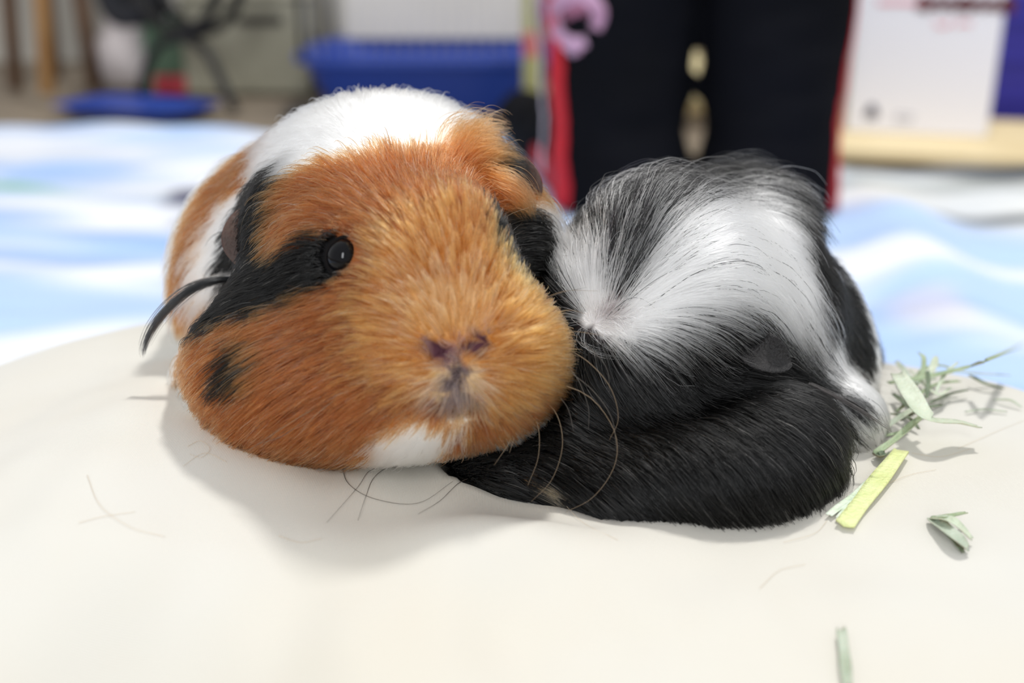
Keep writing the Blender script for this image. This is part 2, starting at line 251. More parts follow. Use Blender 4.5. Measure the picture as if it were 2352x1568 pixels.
B_GUIDES = [
    (24.8,252.2,217.6,0.1,0.7,0.71,25,0.6),(25.4,256,221,0.11,0.78,0.61,25,0.6),(25.9,261.3,224.4,0.06,0.87,0.48,25,0.6),
    (26.6,270.2,227.4,0.08,0.97,0.21,25,0.6),(27.5,279.4,230.6,0.1,0.87,0.47,25,0.6),(27.8,281.9,235.6,-0.01,-0.33,0.94,25,0.6),
    (26.1,252.7,218.4,0.26,0.66,0.7,26,0.65),(27.6,257,222.4,0.25,0.75,0.62,26,0.65),(29.4,262.5,226.2,0.28,0.82,0.5,26,0.65),
    (32.1,273.8,228.7,0.2,0.98,0.07,26,0.65),(34.8,282.2,232.1,0.34,0.03,0.94,26,0.65),(36.8,282.3,237.7,0.34,0.03,0.94,26,0.65),
    (26,251.7,217.4,0.48,0.56,0.67,26,0.55),(28.1,254.3,220.3,0.48,0.6,0.64,26,0.55),(30.3,257.2,223.2,0.46,0.66,0.59,26,0.55),
    (33,260.5,225.9,0.58,0.65,0.49,26,0.55),(36.2,264.9,228.2,0.5,0.8,0.32,26,0.55),(40.2,274.2,229.5,0.33,0.94,0.02,26,0.55),
    (46.2,294,227.8,0.27,0.95,-0.13,26,0.55),(51.7,307.3,227.3,0.78,0.08,0.62,26,0.55),(55.2,307.5,230.1,0.77,-0.01,0.64,26,0.55),
    (27,251,217,0.62,0.52,0.59,28,0.35),(29.9,253.5,219.7,0.62,0.51,0.59,28,0.35),(32.9,256,222.5,0.62,0.55,0.57,28,0.35),
    (36.4,258.7,224.9,0.76,0.52,0.39,28,0.35),(40.6,262.5,226.7,0.66,0.71,0.23,28,0.35),(46.4,274.4,226.5,0.34,0.93,-0.1,28,0.35),
    (53.3,286.9,225.2,0.74,0.67,-0.05,28,0.35),(59.6,290.9,225.4,0.95,0.29,0.11,28,0.35),(27.6,250.2,216,0.82,0.38,0.44,28,0.3),
    (31,251.8,217.8,0.82,0.37,0.44,28,0.3),(34.5,253.3,219.7,0.81,0.39,0.43,28,0.3),(38.3,254.7,221,0.95,0.25,0.16,28,0.3),
    (42.6,256.3,221.5,0.9,0.42,0.09,28,0.3),(47.2,259.1,221.8,0.81,0.59,0.01,28,0.3),(51.5,261.5,220.5,0.8,0.28,-0.53,28,0.3),
    (55.7,264.3,217.4,0.64,0.59,-0.49,28,0.3),(60.3,268,214,0.7,0.49,-0.51,28,0.3),(29,249.5,215.3,0.95,0.2,0.24,26,0.28),
    (34.4,250.8,216.5,0.94,0.26,0.21,26,0.28),(40,252.3,216.9,0.97,0.22,-0.07,26,0.28),(45.9,254.2,216.3,0.92,0.37,-0.12,26,0.28),
    (50.8,256,214.2,0.71,0.25,-0.66,26,0.28),(54.6,258.4,210.5,0.6,0.52,-0.61,26,0.28),(58.9,262.6,206,0.56,0.59,-0.59,26,0.28),
    (27.7,248.7,214.1,1,0.04,0.03,22,0.28),(31.8,249,214.2,0.99,0.13,-0.01,22,0.28),(36,249.4,213.2,0.9,0.05,-0.42,22,0.28),
    (40.2,249.9,211.1,0.88,0.15,-0.44,22,0.28),(43.8,250.6,208.3,0.62,0.17,-0.77,22,0.28),(46.8,252.1,204.4,0.57,0.38,-0.73,22,0.28),
    (27.4,247.6,212.5,0.85,-0.27,-0.46,17,0.3),(30.7,246.4,209.8,0.56,-0.28,-0.78,17,0.3),(32.7,245.7,206.8,0.56,-0.08,-0.83,17,0.3),
    (35,245.6,202.5,0.39,0.01,-0.92,17,0.3),(24.6,246.9,211.6,0.2,-0.57,-0.8,14,0.3),(26.3,244.3,206.8,0.38,-0.36,-0.85,14,0.3),
    (22.1,247.2,211.6,-0.37,-0.51,-0.78,10,0.35),(21,245.1,208.1,-0.01,-0.48,-0.88,10,0.35),(20.5,249.1,213.5,-0.91,-0.06,-0.41,10,0.35),
    (17.2,249.2,211.5,-0.79,0.11,-0.61,10,0.35),(19.5,252.3,215.6,-0.77,0.62,0.17,12,0.35),(15.7,257,216.7,-0.4,0.9,0.18,12,0.35),
    (13.5,265.9,216.7,-0.16,0.98,-0.09,12,0.35),(21.5,252.6,216.9,-0.45,0.76,0.47,14,0.3),(19.3,257.1,219,-0.36,0.88,0.32,14,0.3),
    (16.8,264.4,220.2,-0.28,0.96,0.05,14,0.3),(14.1,273.9,220.8,-0.28,0.96,0.06,14,0.3),(22.6,252.6,217.3,-0.26,0.77,0.58,14,0.3),
    (21.3,256.9,219.9,-0.22,0.86,0.46,14,0.3),(19.9,262.6,222,-0.23,0.95,0.22,14,0.3),(18.4,274,222.3,-0.07,1,-0.05,14,0.3),
    (53.1,272.6,223.9,0.65,0.65,-0.39,26,0.3),(59.5,276.5,220.5,0.91,0.15,-0.39,26,0.3),(63.4,275.6,217.7,0.42,-0.6,-0.68,26,0.3),
    (65.3,273.3,214.6,0.47,-0.48,-0.74,26,0.3),(67.4,271.6,211.3,0.51,-0.32,-0.8,26,0.3),(69,270,207.6,0.23,-0.37,-0.9,26,0.3),
    (70.2,268.8,203.4,0.28,-0.16,-0.95,26,0.3),(46.7,259.9,222.9,0.88,0.08,-0.46,24,0.3),(52.5,261.9,219.5,0.76,0.45,-0.47,24,0.3),
    (58,265.5,214.8,0.59,0.41,-0.69,24,0.3),(62.6,267.7,209.5,0.66,0.16,-0.74,24,0.3),(65.5,267.8,205.2,0.3,-0.19,-0.93,24,0.3),
    (66.7,267.2,201.3,0.31,-0.14,-0.94,24,0.3),(32,245,205.5,0.53,-0.08,-0.84,18,0.22),(34.7,245.2,201.1,0.52,0.13,-0.85,18,0.22),
    (37.1,246.3,196.5,0.38,0.29,-0.88,18,0.22),(38.9,246.8,192.3,0.41,-0.12,-0.91,18,0.22),(41.1,249.6,208.4,0.68,0.14,-0.72,16,0.22),
    (45.2,251.3,203.9,0.61,0.38,-0.69,16,0.22),(49.3,255.3,198.4,0.43,0.59,-0.68,16,0.22),(53.3,260.6,192.2,0.45,0.57,-0.69,16,0.22),
    (49.8,253.9,206.8,0.58,0.37,-0.72,14,0.22),(54.2,258.5,201.1,0.46,0.64,-0.62,14,0.22),(58.2,263.2,195.2,0.47,0.4,-0.79,14,0.22),
    (60.8,263.9,190.9,0.5,-0.29,-0.82,14,0.22),(25.5,242.7,203.4,0.5,-0.19,-0.84,15,0.22),(27.6,242.3,199.8,0.49,-0.03,-0.87,15,0.22),
    (30.9,242.4,195.1,0.6,0.06,-0.79,15,0.22),(20,243.5,203.9,0.24,-0.37,-0.9,14,0.22),(21,242.1,200.2,0.24,-0.31,-0.92,14,0.22),
    (22.6,241.1,196.5,0.5,-0.18,-0.85,14,0.22),(24.6,239.9,193.2,0.49,-0.4,-0.77,14,0.22),(14.5,249.4,207.9,-0.11,-0.3,-0.95,12,0.22),
    (14,248.3,203.4,-0.1,-0.16,-0.98,12,0.22),(14.2,246.1,199.6,0.19,-0.77,-0.62,12,0.22),(15.1,242.4,196.8,0.18,-0.8,-0.57,12,0.22),
    (17.6,235.7,190.7,0.99,0.05,-0.14,15,0.2),(22.1,235.7,190.1,0.99,-0.09,-0.08,15,0.2),(26.6,233.2,189.7,0.7,-0.71,-0.09,15,0.2),
    (31,228.5,189.2,0.66,-0.75,-0.05,15,0.2),(34.1,224.2,188.2,0.42,-0.81,-0.4,15,0.2),(36,221.4,186.1,0.54,-0.53,-0.66,15,0.2),
    (38.2,220.1,183.2,0.57,-0.16,-0.8,15,0.2),(33,238.2,190.9,0.75,-0.66,-0.06,15,0.2),(37.4,233.4,190.9,0.6,-0.8,0.06,15,0.2),
    (40.5,228.4,190.8,0.39,-0.91,-0.14,15,0.2),(42.5,224.7,189.7,0.55,-0.76,-0.35,15,0.2),(44.7,222.1,188.2,0.64,-0.58,-0.5,15,0.2),
    (46.8,220.4,185.6,0.44,-0.35,-0.83,15,0.2),(49,220.1,181.4,0.44,0.19,-0.88,15,0.2),(48,246.5,191.1,0.41,-0.88,0.24,15,0.2),
    (51,240.9,192.4,0.56,-0.81,0.17,15,0.2),(54.3,237.2,193,0.78,-0.63,0.04,15,0.2),(57.2,234.2,192.5,0.57,-0.78,-0.25,15,0.2),
    (59.7,231.5,191.3,0.7,-0.6,-0.4,15,0.2),(62.4,229.8,189.6,0.78,-0.32,-0.54,15,0.2),(65,228.5,186.8,0.53,-0.31,-0.79,15,0.2),
    (67.8,228.5,182.4,0.53,0.23,-0.82,15,0.2),(51.6,253.1,191,0.55,-0.77,0.33,15,0.2),(55.5,248.6,193,0.71,-0.64,0.28,15,0.2),
    (59.8,246.1,194,0.96,-0.27,0.12,15,0.2),(63.5,243.6,194.2,0.61,-0.79,-0.04,15,0.2),(66.7,241.1,193.5,0.88,-0.35,-0.31,15,0.2),
    (70.6,241.1,191.6,0.84,0.27,-0.48,15,0.2),(77.1,250.1,183.9,0.38,0.73,-0.57,15,0.2),(85,263.1,172.4,0.45,0.6,-0.66,15,0.2),
    (41.1,241.6,190.6,0.49,-0.87,0.11,14,0.2),(44.3,236.3,191.2,0.53,-0.85,0.08,14,0.2),(47.5,232.1,191.3,0.72,-0.69,-0.06,14,0.2),
    (50.4,228.7,190.7,0.51,-0.83,-0.24,14,0.2),(52.8,225.6,189.3,0.65,-0.63,-0.42,14,0.2),(55.4,223.6,187.4,0.73,-0.38,-0.57,14,0.2),
    (57.8,222.6,184.7,0.51,-0.19,-0.84,14,0.2),(60.2,223.4,180.5,0.46,0.38,-0.8,14,0.2),(12.2,231.9,186.2,0.85,-0.47,-0.25,12,0.2),
    (16.1,229.4,185.2,0.8,-0.58,-0.17,12,0.2),(19.8,226.2,183.9,0.67,-0.65,-0.36,12,0.2),(23.5,223.4,181.6,0.74,-0.43,-0.52,12,0.2),
    (27.4,222.4,177.4,0.59,0.04,-0.81,12,0.2),(25.4,224.7,185.2,0.76,-0.59,-0.26,12,0.2),(29.1,222.4,183.7,0.83,-0.4,-0.39,12,0.2),
    (32.2,221.2,181.1,0.57,-0.1,-0.81,12,0.2),(34.9,221.8,177,0.5,0.27,-0.82,12,0.2),(6.1,232.3,181.6,0.85,-0.39,-0.35,8,0.2),
    (9.6,230.5,180.3,0.82,-0.49,-0.28,8,0.2),(12.7,228.6,178.8,0.75,-0.46,-0.47,8,0.2),(15.6,227.1,176.8,0.77,-0.34,-0.54,8,0.2),
    (4.4,236.1,185.8,0.85,-0.34,0.4,6,0.2),(8.4,234.7,187.6,0.88,-0.28,0.38,6,0.2),(13.3,234.1,189,0.98,-0.01,0.18,6,0.2),
    (2,250,184.3,0.83,0.27,0.49,5,0.2),(5.2,249.8,186.7,0.7,-0.29,0.65,5,0.2),(9.6,244.4,190.9,0.46,-0.77,0.43,5,0.2),
    (64.1,286.9,224,0.57,-0.75,-0.34,9,0.2),(68,283.1,221.6,0.73,-0.49,-0.48,9,0.2),(71.2,280.3,218.7,0.47,-0.6,-0.65,9,0.2),
    (73.5,278.1,215.5,0.55,-0.38,-0.74,9,0.2),(76.2,276.9,211.9,0.6,-0.13,-0.79,9,0.2),(74.8,285.8,219.8,0.67,-0.4,-0.62,8,0.2),
    (77.9,284.8,217,0.72,-0.08,-0.68,8,0.2),(81.4,285.5,213.6,0.68,0.32,-0.66,8,0.2),(84.9,287,209.1,0.51,0.18,-0.84,8,0.2),
    (88.6,289.9,203.3,0.47,0.52,-0.71,8,0.2),(92.5,293.2,197.1,0.5,0.26,-0.82,8,0.2),(83.8,281.9,206.3,0.54,0.35,-0.77,8,0.2),
    (87.8,286,200.9,0.47,0.62,-0.63,8,0.2),(92,290.8,195.1,0.52,0.45,-0.73,8,0.2),(95.7,293.1,188.9,0.45,0.16,-0.88,8,0.2),
    (100.2,297,180.8,0.43,0.53,-0.73,8,0.2),(75.2,274.9,210.1,0.46,-0.26,-0.85,10,0.2),(78.4,274.3,204.4,0.5,0.07,-0.87,10,0.2),
    (81.9,276,198.4,0.48,0.39,-0.79,10,0.2),(85.8,279.6,192.1,0.46,0.49,-0.74,10,0.2),(87.9,277.7,188,0.02,-0.98,-0.19,10,0.2),
    (70.6,268.6,201.7,0.75,0.11,-0.65,9,0.2),(75.2,270.1,197.6,0.69,0.35,-0.63,9,0.2),(79.4,272.2,193,0.57,0.28,-0.77,9,0.2),
    (82,271.1,189.4,0.37,-0.79,-0.49,9,0.2),(83.5,266.1,187.5,0.17,-0.96,-0.22,9,0.2),(77.3,269,189.6,0.76,-0.24,-0.61,9,0.25),
    (80.5,265.7,187.4,0.42,-0.89,-0.21,9,0.25),(83.4,261.2,185.5,0.59,-0.64,-0.5,9,0.25),(87.2,259.8,181.9,0.7,0.11,-0.7,9,0.25),
    (77.9,250.2,183.9,0.39,0.77,-0.5,8,0.25),(83.7,259,176.9,0.64,0.34,-0.69,8,0.25),(88.5,263.3,171.4,0.53,0.59,-0.61,8,0.25),
    (71.1,267.9,193.4,0.82,0.33,-0.46,9,0.2),(75.6,269.5,191,0.85,0.26,-0.45,9,0.2),(80,267.3,188.6,0.57,-0.76,-0.32,9,0.2),
]
# coat patches on the unrolled charts
A_PATCHES = [
    ('rust', [(-1.225,-0.881),(-1.418,-1.056),(-1.57,-1.044),(-1.685,-0.86),(-1.927,-1.426),(-2.042,-1.112),(-2.133,-0.814),(-2.179,-0.062),(-1.706,0.515),(-1.594,0.827),(-1.423,1.033),(-1.302,1.259),(-1.004,1.212),(-0.768,1.173),(-0.584,1.164),(-0.417,1.162),(-0.293,1.319),(-0.04,1.356),(0.285,1.411),(0.683,1.673),(1.05,1.762),(1.357,1.592),(1.49,1.284),(1.479,1.134),(1.273,0.971),(0.838,0.847),(0.771,0.608),(0.312,0.384),(1.04,0.245),(1.425,0.01),(0.533,0.129),(0.536,0.022),(0.475,-0.078),(0.474,-0.211),(0.313,-0.203),(0.24,-0.261),(0.203,-0.368),(0.133,-0.474),(0.053,-0.604),(-0.045,-0.654),(-0.146,-0.716),(-0.255,-0.782),(-0.381,-0.773),(-0.501,-0.793),(-0.626,-0.894),(-0.741,-0.905),(-0.834,-0.74),(-0.939,-0.676),(-1.074,-0.686),(-1.164,-0.806)]),
    ('gold', [(-0.195,0.676),(-0.062,0.659),(0.079,0.666),(0.113,0.573),(0.164,0.493),(0.265,0.423),(0.407,0.342),(0.441,0.236),(0.519,0.128),(0.519,-0.016),(0.355,-0.105),(0.225,-0.129),(0.139,-0.189),(0.033,-0.103),(-0.089,-0.116),(-0.166,-0.116),(-0.247,-0.124),(-0.321,-0.082),(-0.404,-0.047),(-0.436,0.031),(-0.469,0.111),(-0.423,0.202),(-0.377,0.288),(-0.389,0.453),(-0.284,0.585)]),
    ('pale', [(-0.174,0.338),(-0.064,0.341),(0.053,0.343),(0.129,0.244),(0.073,0.155),(-0.036,0.137),(-0.104,0.139),(-0.173,0.138),(-0.241,0.228)]),
    ('white', [(-1.613,-0.931),(-1.326,-0.588),(-1.143,-0.675),(-1.013,-0.688),(-0.926,-0.804),(-1.061,-0.851),(-1.141,-0.789),(-1.364,-1.066),(-1.5,-1.052)]),
    ('white', [(-1.319,-0.893),(-1.426,-0.906),(-1.57,-0.958),(-1.685,-0.86),(-1.866,-1.482),(-2.02,-1.262),(-2.111,-0.892),(-2.253,-0.248),(-2.243,0.134),(-2.182,0.487),(-1.757,1.066),(-1.137,1.115),(-0.768,1.173),(-0.53,1.224),(-0.332,1.317),(-0.128,1.192),(0.4,1.583),(1.163,1.855),(1.004,1.874),(0.874,1.874),(0.74,2.028),(0.483,2.124),(0.224,2.201),(-0.105,2.294),(-0.522,2.281),(-0.955,2.191),(-1.43,2.01),(-2.116,1.737),(-2.462,1.106),(-2.576,0.57),(-2.608,0.159),(-2.573,-0.209),(-2.484,-0.497),(-2.325,-0.879),(-2.13,-1.15),(-1.959,-1.316),(-1.666,-0.741),(-1.583,-0.912),(-1.457,-0.945)]),
    ('rust', [(-2.214,1.5),(-1.926,1.914),(-1.782,1.336),(-2.318,0.878),(-2.475,0.233),(-2.422,-0.318),(-2.253,-0.782),(-2.016,-1.202),(-2.011,-1.283),(-2.215,-0.995),(-2.377,-0.679),(-2.494,-0.277),(-2.554,0.161),(-2.561,0.533),(-2.443,1.006)]),
    ('black', [(-0.491,0.538),(-0.633,0.562),(-0.828,0.503),(-1.025,0.402),(-1.261,0.58),(-1.232,0.833),(-1.137,1.115),(-1.306,1.366),(-1.748,1.264),(-1.969,0.964),(-2.242,0.574),(-2.306,0.208),(-2.314,-0.175),(-2.226,-0.402),(-2.075,-0.934),(-1.16,-0.045),(-0.945,0.081),(-0.713,0.23),(-0.598,0.302),(-0.497,0.362)]),
    ('black', [(-1.246,0.009),(-1.023,0.087),(-1.075,-0.04),(-1.214,-0.123)]),
    ('black', [(-1.042,-0.179),(-0.968,-0.105),(-0.914,-0.275),(-0.946,-0.378),(-1.033,-0.392),(-1.055,-0.279)]),
    ('black', [(0.142,0.655),(0.874,0.89),(1.05,0.789),(1.117,0.549),(1.2,0.243),(0.387,0.3),(0.245,0.422),(0.175,0.534)]),
    ('white', [(1.186,0.757),(1.396,0.579),(1.436,0.374),(1.383,0.179),(1.142,0.331),(1.117,0.549)]),
    ('white', [(-0.274,-0.331),(-0.203,-0.261),(-0.135,-0.204),(0.013,-0.2),(0.072,-0.17),(0.065,-0.191),(0.024,-0.309),(0.049,-0.614),(-0.055,-0.658),(-0.159,-0.73),(-0.274,-0.8)]),
    ('cream', [(-0.107,0.024),(-0.048,0.038),(0.023,0.053),(0.06,-0.059),(0.037,-0.144),(-0.086,-0.128),(-0.122,-0.045)]),
    ('nose', [(-0.188,0.128),(-0.11,0.114),(-0.034,0.103),(0.025,0.147),(0.106,0.191),(0.074,0.104),(0.008,0.07),(-0.028,0.034),(-0.085,0.025),(-0.146,0.046)]),
    ('grey', [(-0.049,0.046),(-0.015,0.047),(0.001,-0.02),(0.03,-0.103),(-0.066,-0.142),(-0.065,-0.034)]),
]
B_PATCHES = [
    ('mix', [(-0.254,0.534),(-0.309,0.701),(-0.409,0.933),(-0.483,1.224),(-0.363,1.21),(-0.203,1.316),(-0.042,1.423),(0.178,1.398),(0.439,1.877),(0.686,1.889),(0.895,1.606),(0.566,1.525),(0.309,0.958),(0.17,0.821),(0.046,0.729),(-0.025,0.605),(-0.092,0.485)]),
    ('white', [(-0.302,0.301),(-0.424,0.452),(-0.616,0.648),(-0.739,0.809),(-0.74,1.043),(-0.655,1.078),(-0.283,0.598),(-0.188,0.45),(-0.127,0.455),(-0.068,0.572),(-0.007,0.698),(0.094,0.817),(0.201,0.985),(0.47,1.67),(0.73,1.672),(1.049,1.329),(1.209,1.029),(1.262,0.709),(0.969,0.57),(0.547,0.526),(0.346,0.439),(0.201,0.328),(0.043,0.246),(-0.096,0.211),(-0.198,0.23)]),
    ('white', [(1.203,0.879),(1.348,0.842),(1.448,0.667),(1.558,0.491),(1.701,0.306),(1.923,0.088),(2.042,-0.177),(2.115,-0.445),(1.713,-0.342),(1.64,-0.385),(1.587,-0.607),(1.449,-0.777),(1.465,-0.895),(0.863,-0.427),(0.968,-0.387),(1.345,-0.482),(1.412,-0.384),(1.556,-0.279),(1.405,-0.182),(1.573,-0.152),(1.596,-0.246),(1.595,-0.045),(1.46,0.143),(1.345,0.324),(1.267,0.61)]),
    ('white', [(1.444,1.053),(2.026,1.053),(2.209,0.781),(2.272,0.497),(2.29,0.222),(2.271,-0.03),(2.514,-0.529),(2.42,-0.82),(1.676,-0.376),(1.645,-0.206),(2.138,-0.146),(2.169,0.126),(2.148,0.413),(2.116,0.661),(2.08,0.947),(1.653,1.059),(1.613,1.097)]),
    ('mix', [(1.207,1.073),(1.376,0.962),(1.52,0.618),(1.481,0.337),(1.346,0.489),(1.27,0.782)]),
    ('tan', [(-0.444,-0.357),(-0.409,-0.368),(-0.368,-0.414),(-0.391,-0.445),(-0.43,-0.423)]),
]

# ------------------------------------------------------------------ helpers
def lin(r, g, b):
    f = lambda c: (c / 255 / 12.92) if c / 255 <= .04045 else ((c / 255 + .055) / 1.055) ** 2.4
    return np.array([f(r), f(g), f(b)])

def tag(o, label=None, cat=None, group=None, kind=None):
    if label: o['label'] = label
    if cat: o['category'] = cat
    if group: o['group'] = group
    if kind: o['kind'] = kind
    return o

def link(name, data, parent=None, mat=None):
    o = bpy.data.objects.new(name, data); C.objects.link(o)
    if mat is not None and data is not None: data.materials.append(mat)
    if parent is not None:
        o.parent = parent
        o.matrix_parent_inverse = Matrix.Translation(-parent.location)
    return o

def empty(name, loc, label, cat, group=None):
    o = bpy.data.objects.new(name, None); C.objects.link(o)
    o.location = Vector(loc); o.empty_display_size = .02
    return tag(o, label, cat, group)

def mesh_from(name, V, F, smooth=True, cols=None, attr='coat'):
    me = bpy.data.meshes.new(name)
    me.from_pydata([tuple(map(float, v)) for v in V], [], [tuple(map(int, f)) for f in F])
    me.validate(); me.update()
    if smooth: me.polygons.foreach_set('use_smooth', np.ones(len(me.polygons), bool))
    if cols is not None:
        a = me.color_attributes.new(attr, 'FLOAT_COLOR', 'POINT')
        c4 = np.ones((len(V), 4), np.float32); c4[:, :3] = cols
        a.data.foreach_set('color', c4.ravel())
    return me

def material(name, col, rough=.6, noise=0, scale=30, col2=None, bump=0, bscale=None, spec=.4, sheen=0, trans=0, sss=0):
    m = bpy.data.materials.new(name); m.use_nodes = True
    nt = m.node_tree; b = nt.nodes['Principled BSDF']
    b.inputs['Base Color'].default_value = (*col, 1)
    b.inputs['Roughness'].default_value = rough
    b.inputs['Specular IOR Level'].default_value = spec
    b.inputs['Sheen Weight'].default_value = sheen
    b.inputs['Transmission Weight'].default_value = trans
    if sss:
        b.inputs['Subsurface Weight'].default_value = sss
        b.inputs['Subsurface Scale'].default_value = .004
    tc = nt.nodes.new('ShaderNodeTexCoord')
    if col2 is not None:
        n = nt.nodes.new('ShaderNodeTexNoise'); n.inputs['Scale'].default_value = scale; n.inputs['Detail'].default_value = 4
        nt.links.new(tc.outputs['Object'], n.inputs['Vector'])
        r = nt.nodes.new('ShaderNodeValToRGB')
        r.color_ramp.elements[0].position = .35; r.color_ramp.elements[1].position = .65
        r.color_ramp.elements[0].color = (*col, 1); r.color_ramp.elements[1].color = (*col2, 1)
        nt.links.new(n.outputs['Fac'], r.inputs['Fac']); nt.links.new(r.outputs['Color'], b.inputs['Base Color'])
    if bump:
        n2 = nt.nodes.new('ShaderNodeTexNoise'); n2.inputs['Scale'].default_value = bscale or scale; n2.inputs['Detail'].default_value = 5
        nt.links.new(tc.outputs['Object'], n2.inputs['Vector'])
        bp = nt.nodes.new('ShaderNodeBump'); bp.inputs['Strength'].default_value = bump; bp.inputs['Distance'].default_value = .002
        nt.links.new(n2.outputs['Fac'], bp.inputs['Height']); nt.links.new(bp.outputs['Normal'], b.inputs['Normal'])
    return m

def attr_material(name, attr='coat', rough=.7, spec=.3, bump=0, bscale=200, sheen=0):
    m = material(name, (.5, .5, .5), rough, bump=bump, bscale=bscale, spec=spec, sheen=sheen)
    nt = m.node_tree
    a = nt.nodes.new('ShaderNodeAttribute'); a.attribute_name = attr
    nt.links.new(a.outputs['Color'], nt.nodes['Principled BSDF'].inputs['Base Color'])
    return m

def sines(P, freq, seed, octaves=4):
    """Smooth random field in -1..1, roughly; freq in waves per metre."""
    r = np.random.default_rng(seed); out = np.zeros(len(P))
    for k in range(octaves * 3):
        d = r.normal(size=3); d /= np.linalg.norm(d)
        out += np.sin(P @ d * freq * 2 * math.pi * r.uniform(.6, 1.8) + r.uniform(0, 6.28))
    return out / math.sqrt(octaves * 3 / 2) * .6

def surface_nets(f, lo, hi, h):
    lo, hi = np.array(lo, float), np.array(hi, float)
    n = np.ceil((hi - lo) / h).astype(int) + 1
    ax = [lo[i] + h * np.arange(n[i]) for i in range(3)]
    G = np.stack(np.meshgrid(*ax, indexing='ij'), -1)
    Fv = f(G.reshape(-1, 3)).reshape(n)
    S = Fv < 0
    m = n - 1
    corners = [(i, j, k) for i in (0, 1) for j in (0, 1) for k in (0, 1)]
    sub = lambda A, c: A[c[0]:c[0] + m[0], c[1]:c[1] + m[1], c[2]:c[2] + m[2]]
    cnt = sum(sub(S, c).astype(int) for c in corners)
    act = (cnt > 0) & (cnt < 8)
    idx = -np.ones(m, int); idx[act] = np.arange(act.sum())
    acc = np.zeros((act.sum(), 3)); num = np.zeros(act.sum())
    base = lo + h * np.argwhere(act)
    for a in corners:
        for d in range(3):
            if a[d] == 1: continue
            b = list(a); b[d] = 1; b = tuple(b)
            fa, fb = sub(Fv, a)[act], sub(Fv, b)[act]
            x = (fa < 0) != (fb < 0)
            t = np.where(x, fa / np.where(x, fa - fb, 1), 0)
            p = np.tile(np.array(a, float), (len(fa), 1)); p[:, d] += t
            acc[x] += p[x]; num[x] += 1
    V = base + h * acc / num[:, None]
    F = []
    for d in range(3):
        e, g = (d + 1) % 3, (d + 2) % 3
        A = S; sl0 = [slice(None)] * 3; sl1 = [slice(None)] * 3
        sl0[d] = slice(0, -1); sl1[d] = slice(1, None)
        x = np.argwhere(S[tuple(sl0)] != S[tuple(sl1)])
        ok = (x[:, e] > 0) & (x[:, g] > 0) & (x[:, e] < m[e]) & (x[:, g] < m[g])
        x = x[ok]
        q = []
        for de, dg in ((1, 1), (0, 1), (0, 0), (1, 0)):
            y = x.copy(); y[:, e] -= de; y[:, g] -= dg
            q.append(idx[y[:, 0], y[:, 1], y[:, 2]])
        q = np.stack(q, 1)
        inside0 = S[x[:, 0], x[:, 1], x[:, 2]]
        q[~inside0] = q[~inside0][:, ::-1]
        F.append(q)
    F = np.concatenate(F)
    for _ in range(3):
        d = f(V); V = V - np.clip(d, -h, h)[:, None] * grad(f, V)
    return V, F

def in_poly(Q, poly):
    poly = np.array(poly); x, y = Q[:, 0], Q[:, 1]
    inside = np.zeros(len(Q), bool)
    j = len(poly) - 1
    for i in range(len(poly)):
        xi, yi = poly[i]; xj, yj = poly[j]
        c = ((yi > y) != (yj > y)) & (x < (xj - xi) * (y - yi) / (yj - yi + 1e-12) + xi)
        inside ^= c; j = i
    return inside

# ------------------------------------------------------------------ setting
def box_mesh(name, sx, sy, sz, bev=.004, seg=2):
    bm = bmesh.new(); bmesh.ops.create_cube(bm, size=1)
    bmesh.ops.scale(bm, vec=(sx, sy, sz), verts=bm.verts)
    bmesh.ops.translate(bm, vec=(0, 0, sz / 2), verts=bm.verts)
    if bev: bmesh.ops.bevel(bm, geom=bm.edges[:], offset=bev, segments=seg, affect='EDGES', profile=.5)
    me = bpy.data.meshes.new(name); bm.to_mesh(me); bm.free()
    return me

def tube(name, pts, rad, seg=10, closed=False, r_end=None):
    """Round bar along points; rad may taper to r_end."""
    P = np.array(pts, float); n = len(P)
    T = np.gradient(P, axis=0)
    if closed: T = np.roll(P, -1, 0) - np.roll(P, 1, 0)
    T /= np.linalg.norm(T, axis=1, keepdims=True) + 1e-12
    ref = np.array([0, 0, 1.0]) if abs(T[0][2]) < .9 else np.array([0, 1.0, 0])
    V = []; u = np.cross(T[0], ref); u /= np.linalg.norm(u)
    for i in range(n):
        u = u - (u @ T[i]) * T[i]; u /= np.linalg.norm(u); w = np.cross(T[i], u)
        r = rad if r_end is None else rad + (r_end - rad) * i / (n - 1)
        for k in range(seg):
            a = 2 * math.pi * k / seg; V.append(P[i] + r * (math.cos(a) * u + math.sin(a) * w))
    F = []
    for i in range(n if closed else n - 1):
        for k in range(seg):
            a, b = i * seg + k, i * seg + (k + 1) % seg
            c, d = ((i + 1) % n) * seg + (k + 1) % seg, ((i + 1) % n) * seg + k
            F.append((a, b, c, d))
    if not closed: F += [tuple(range(seg))[::-1], tuple((n - 1) * seg + k for k in range(seg))]
    return mesh_from(name, V, F)

def curve_pts(ctrl, n=24):
    """Smooth (Catmull-Rom) points through the control points."""
    c = np.array(ctrl, float); c = np.vstack([2 * c[0] - c[1], c, 2 * c[-1] - c[-2]])
    out = []
    m = len(c) - 3
    for s in np.linspace(0, m - 1e-6, n):
        i = int(s); t = s - i
        p0, p1, p2, p3 = c[i:i + 4]
        out.append(.5 * ((2 * p1) + (-p0 + p2) * t + (2 * p0 - 5 * p1 + 4 * p2 - p3) * t * t + (-p0 + 3 * p1 - 3 * p2 + p3) * t ** 3))
    return np.array(out)

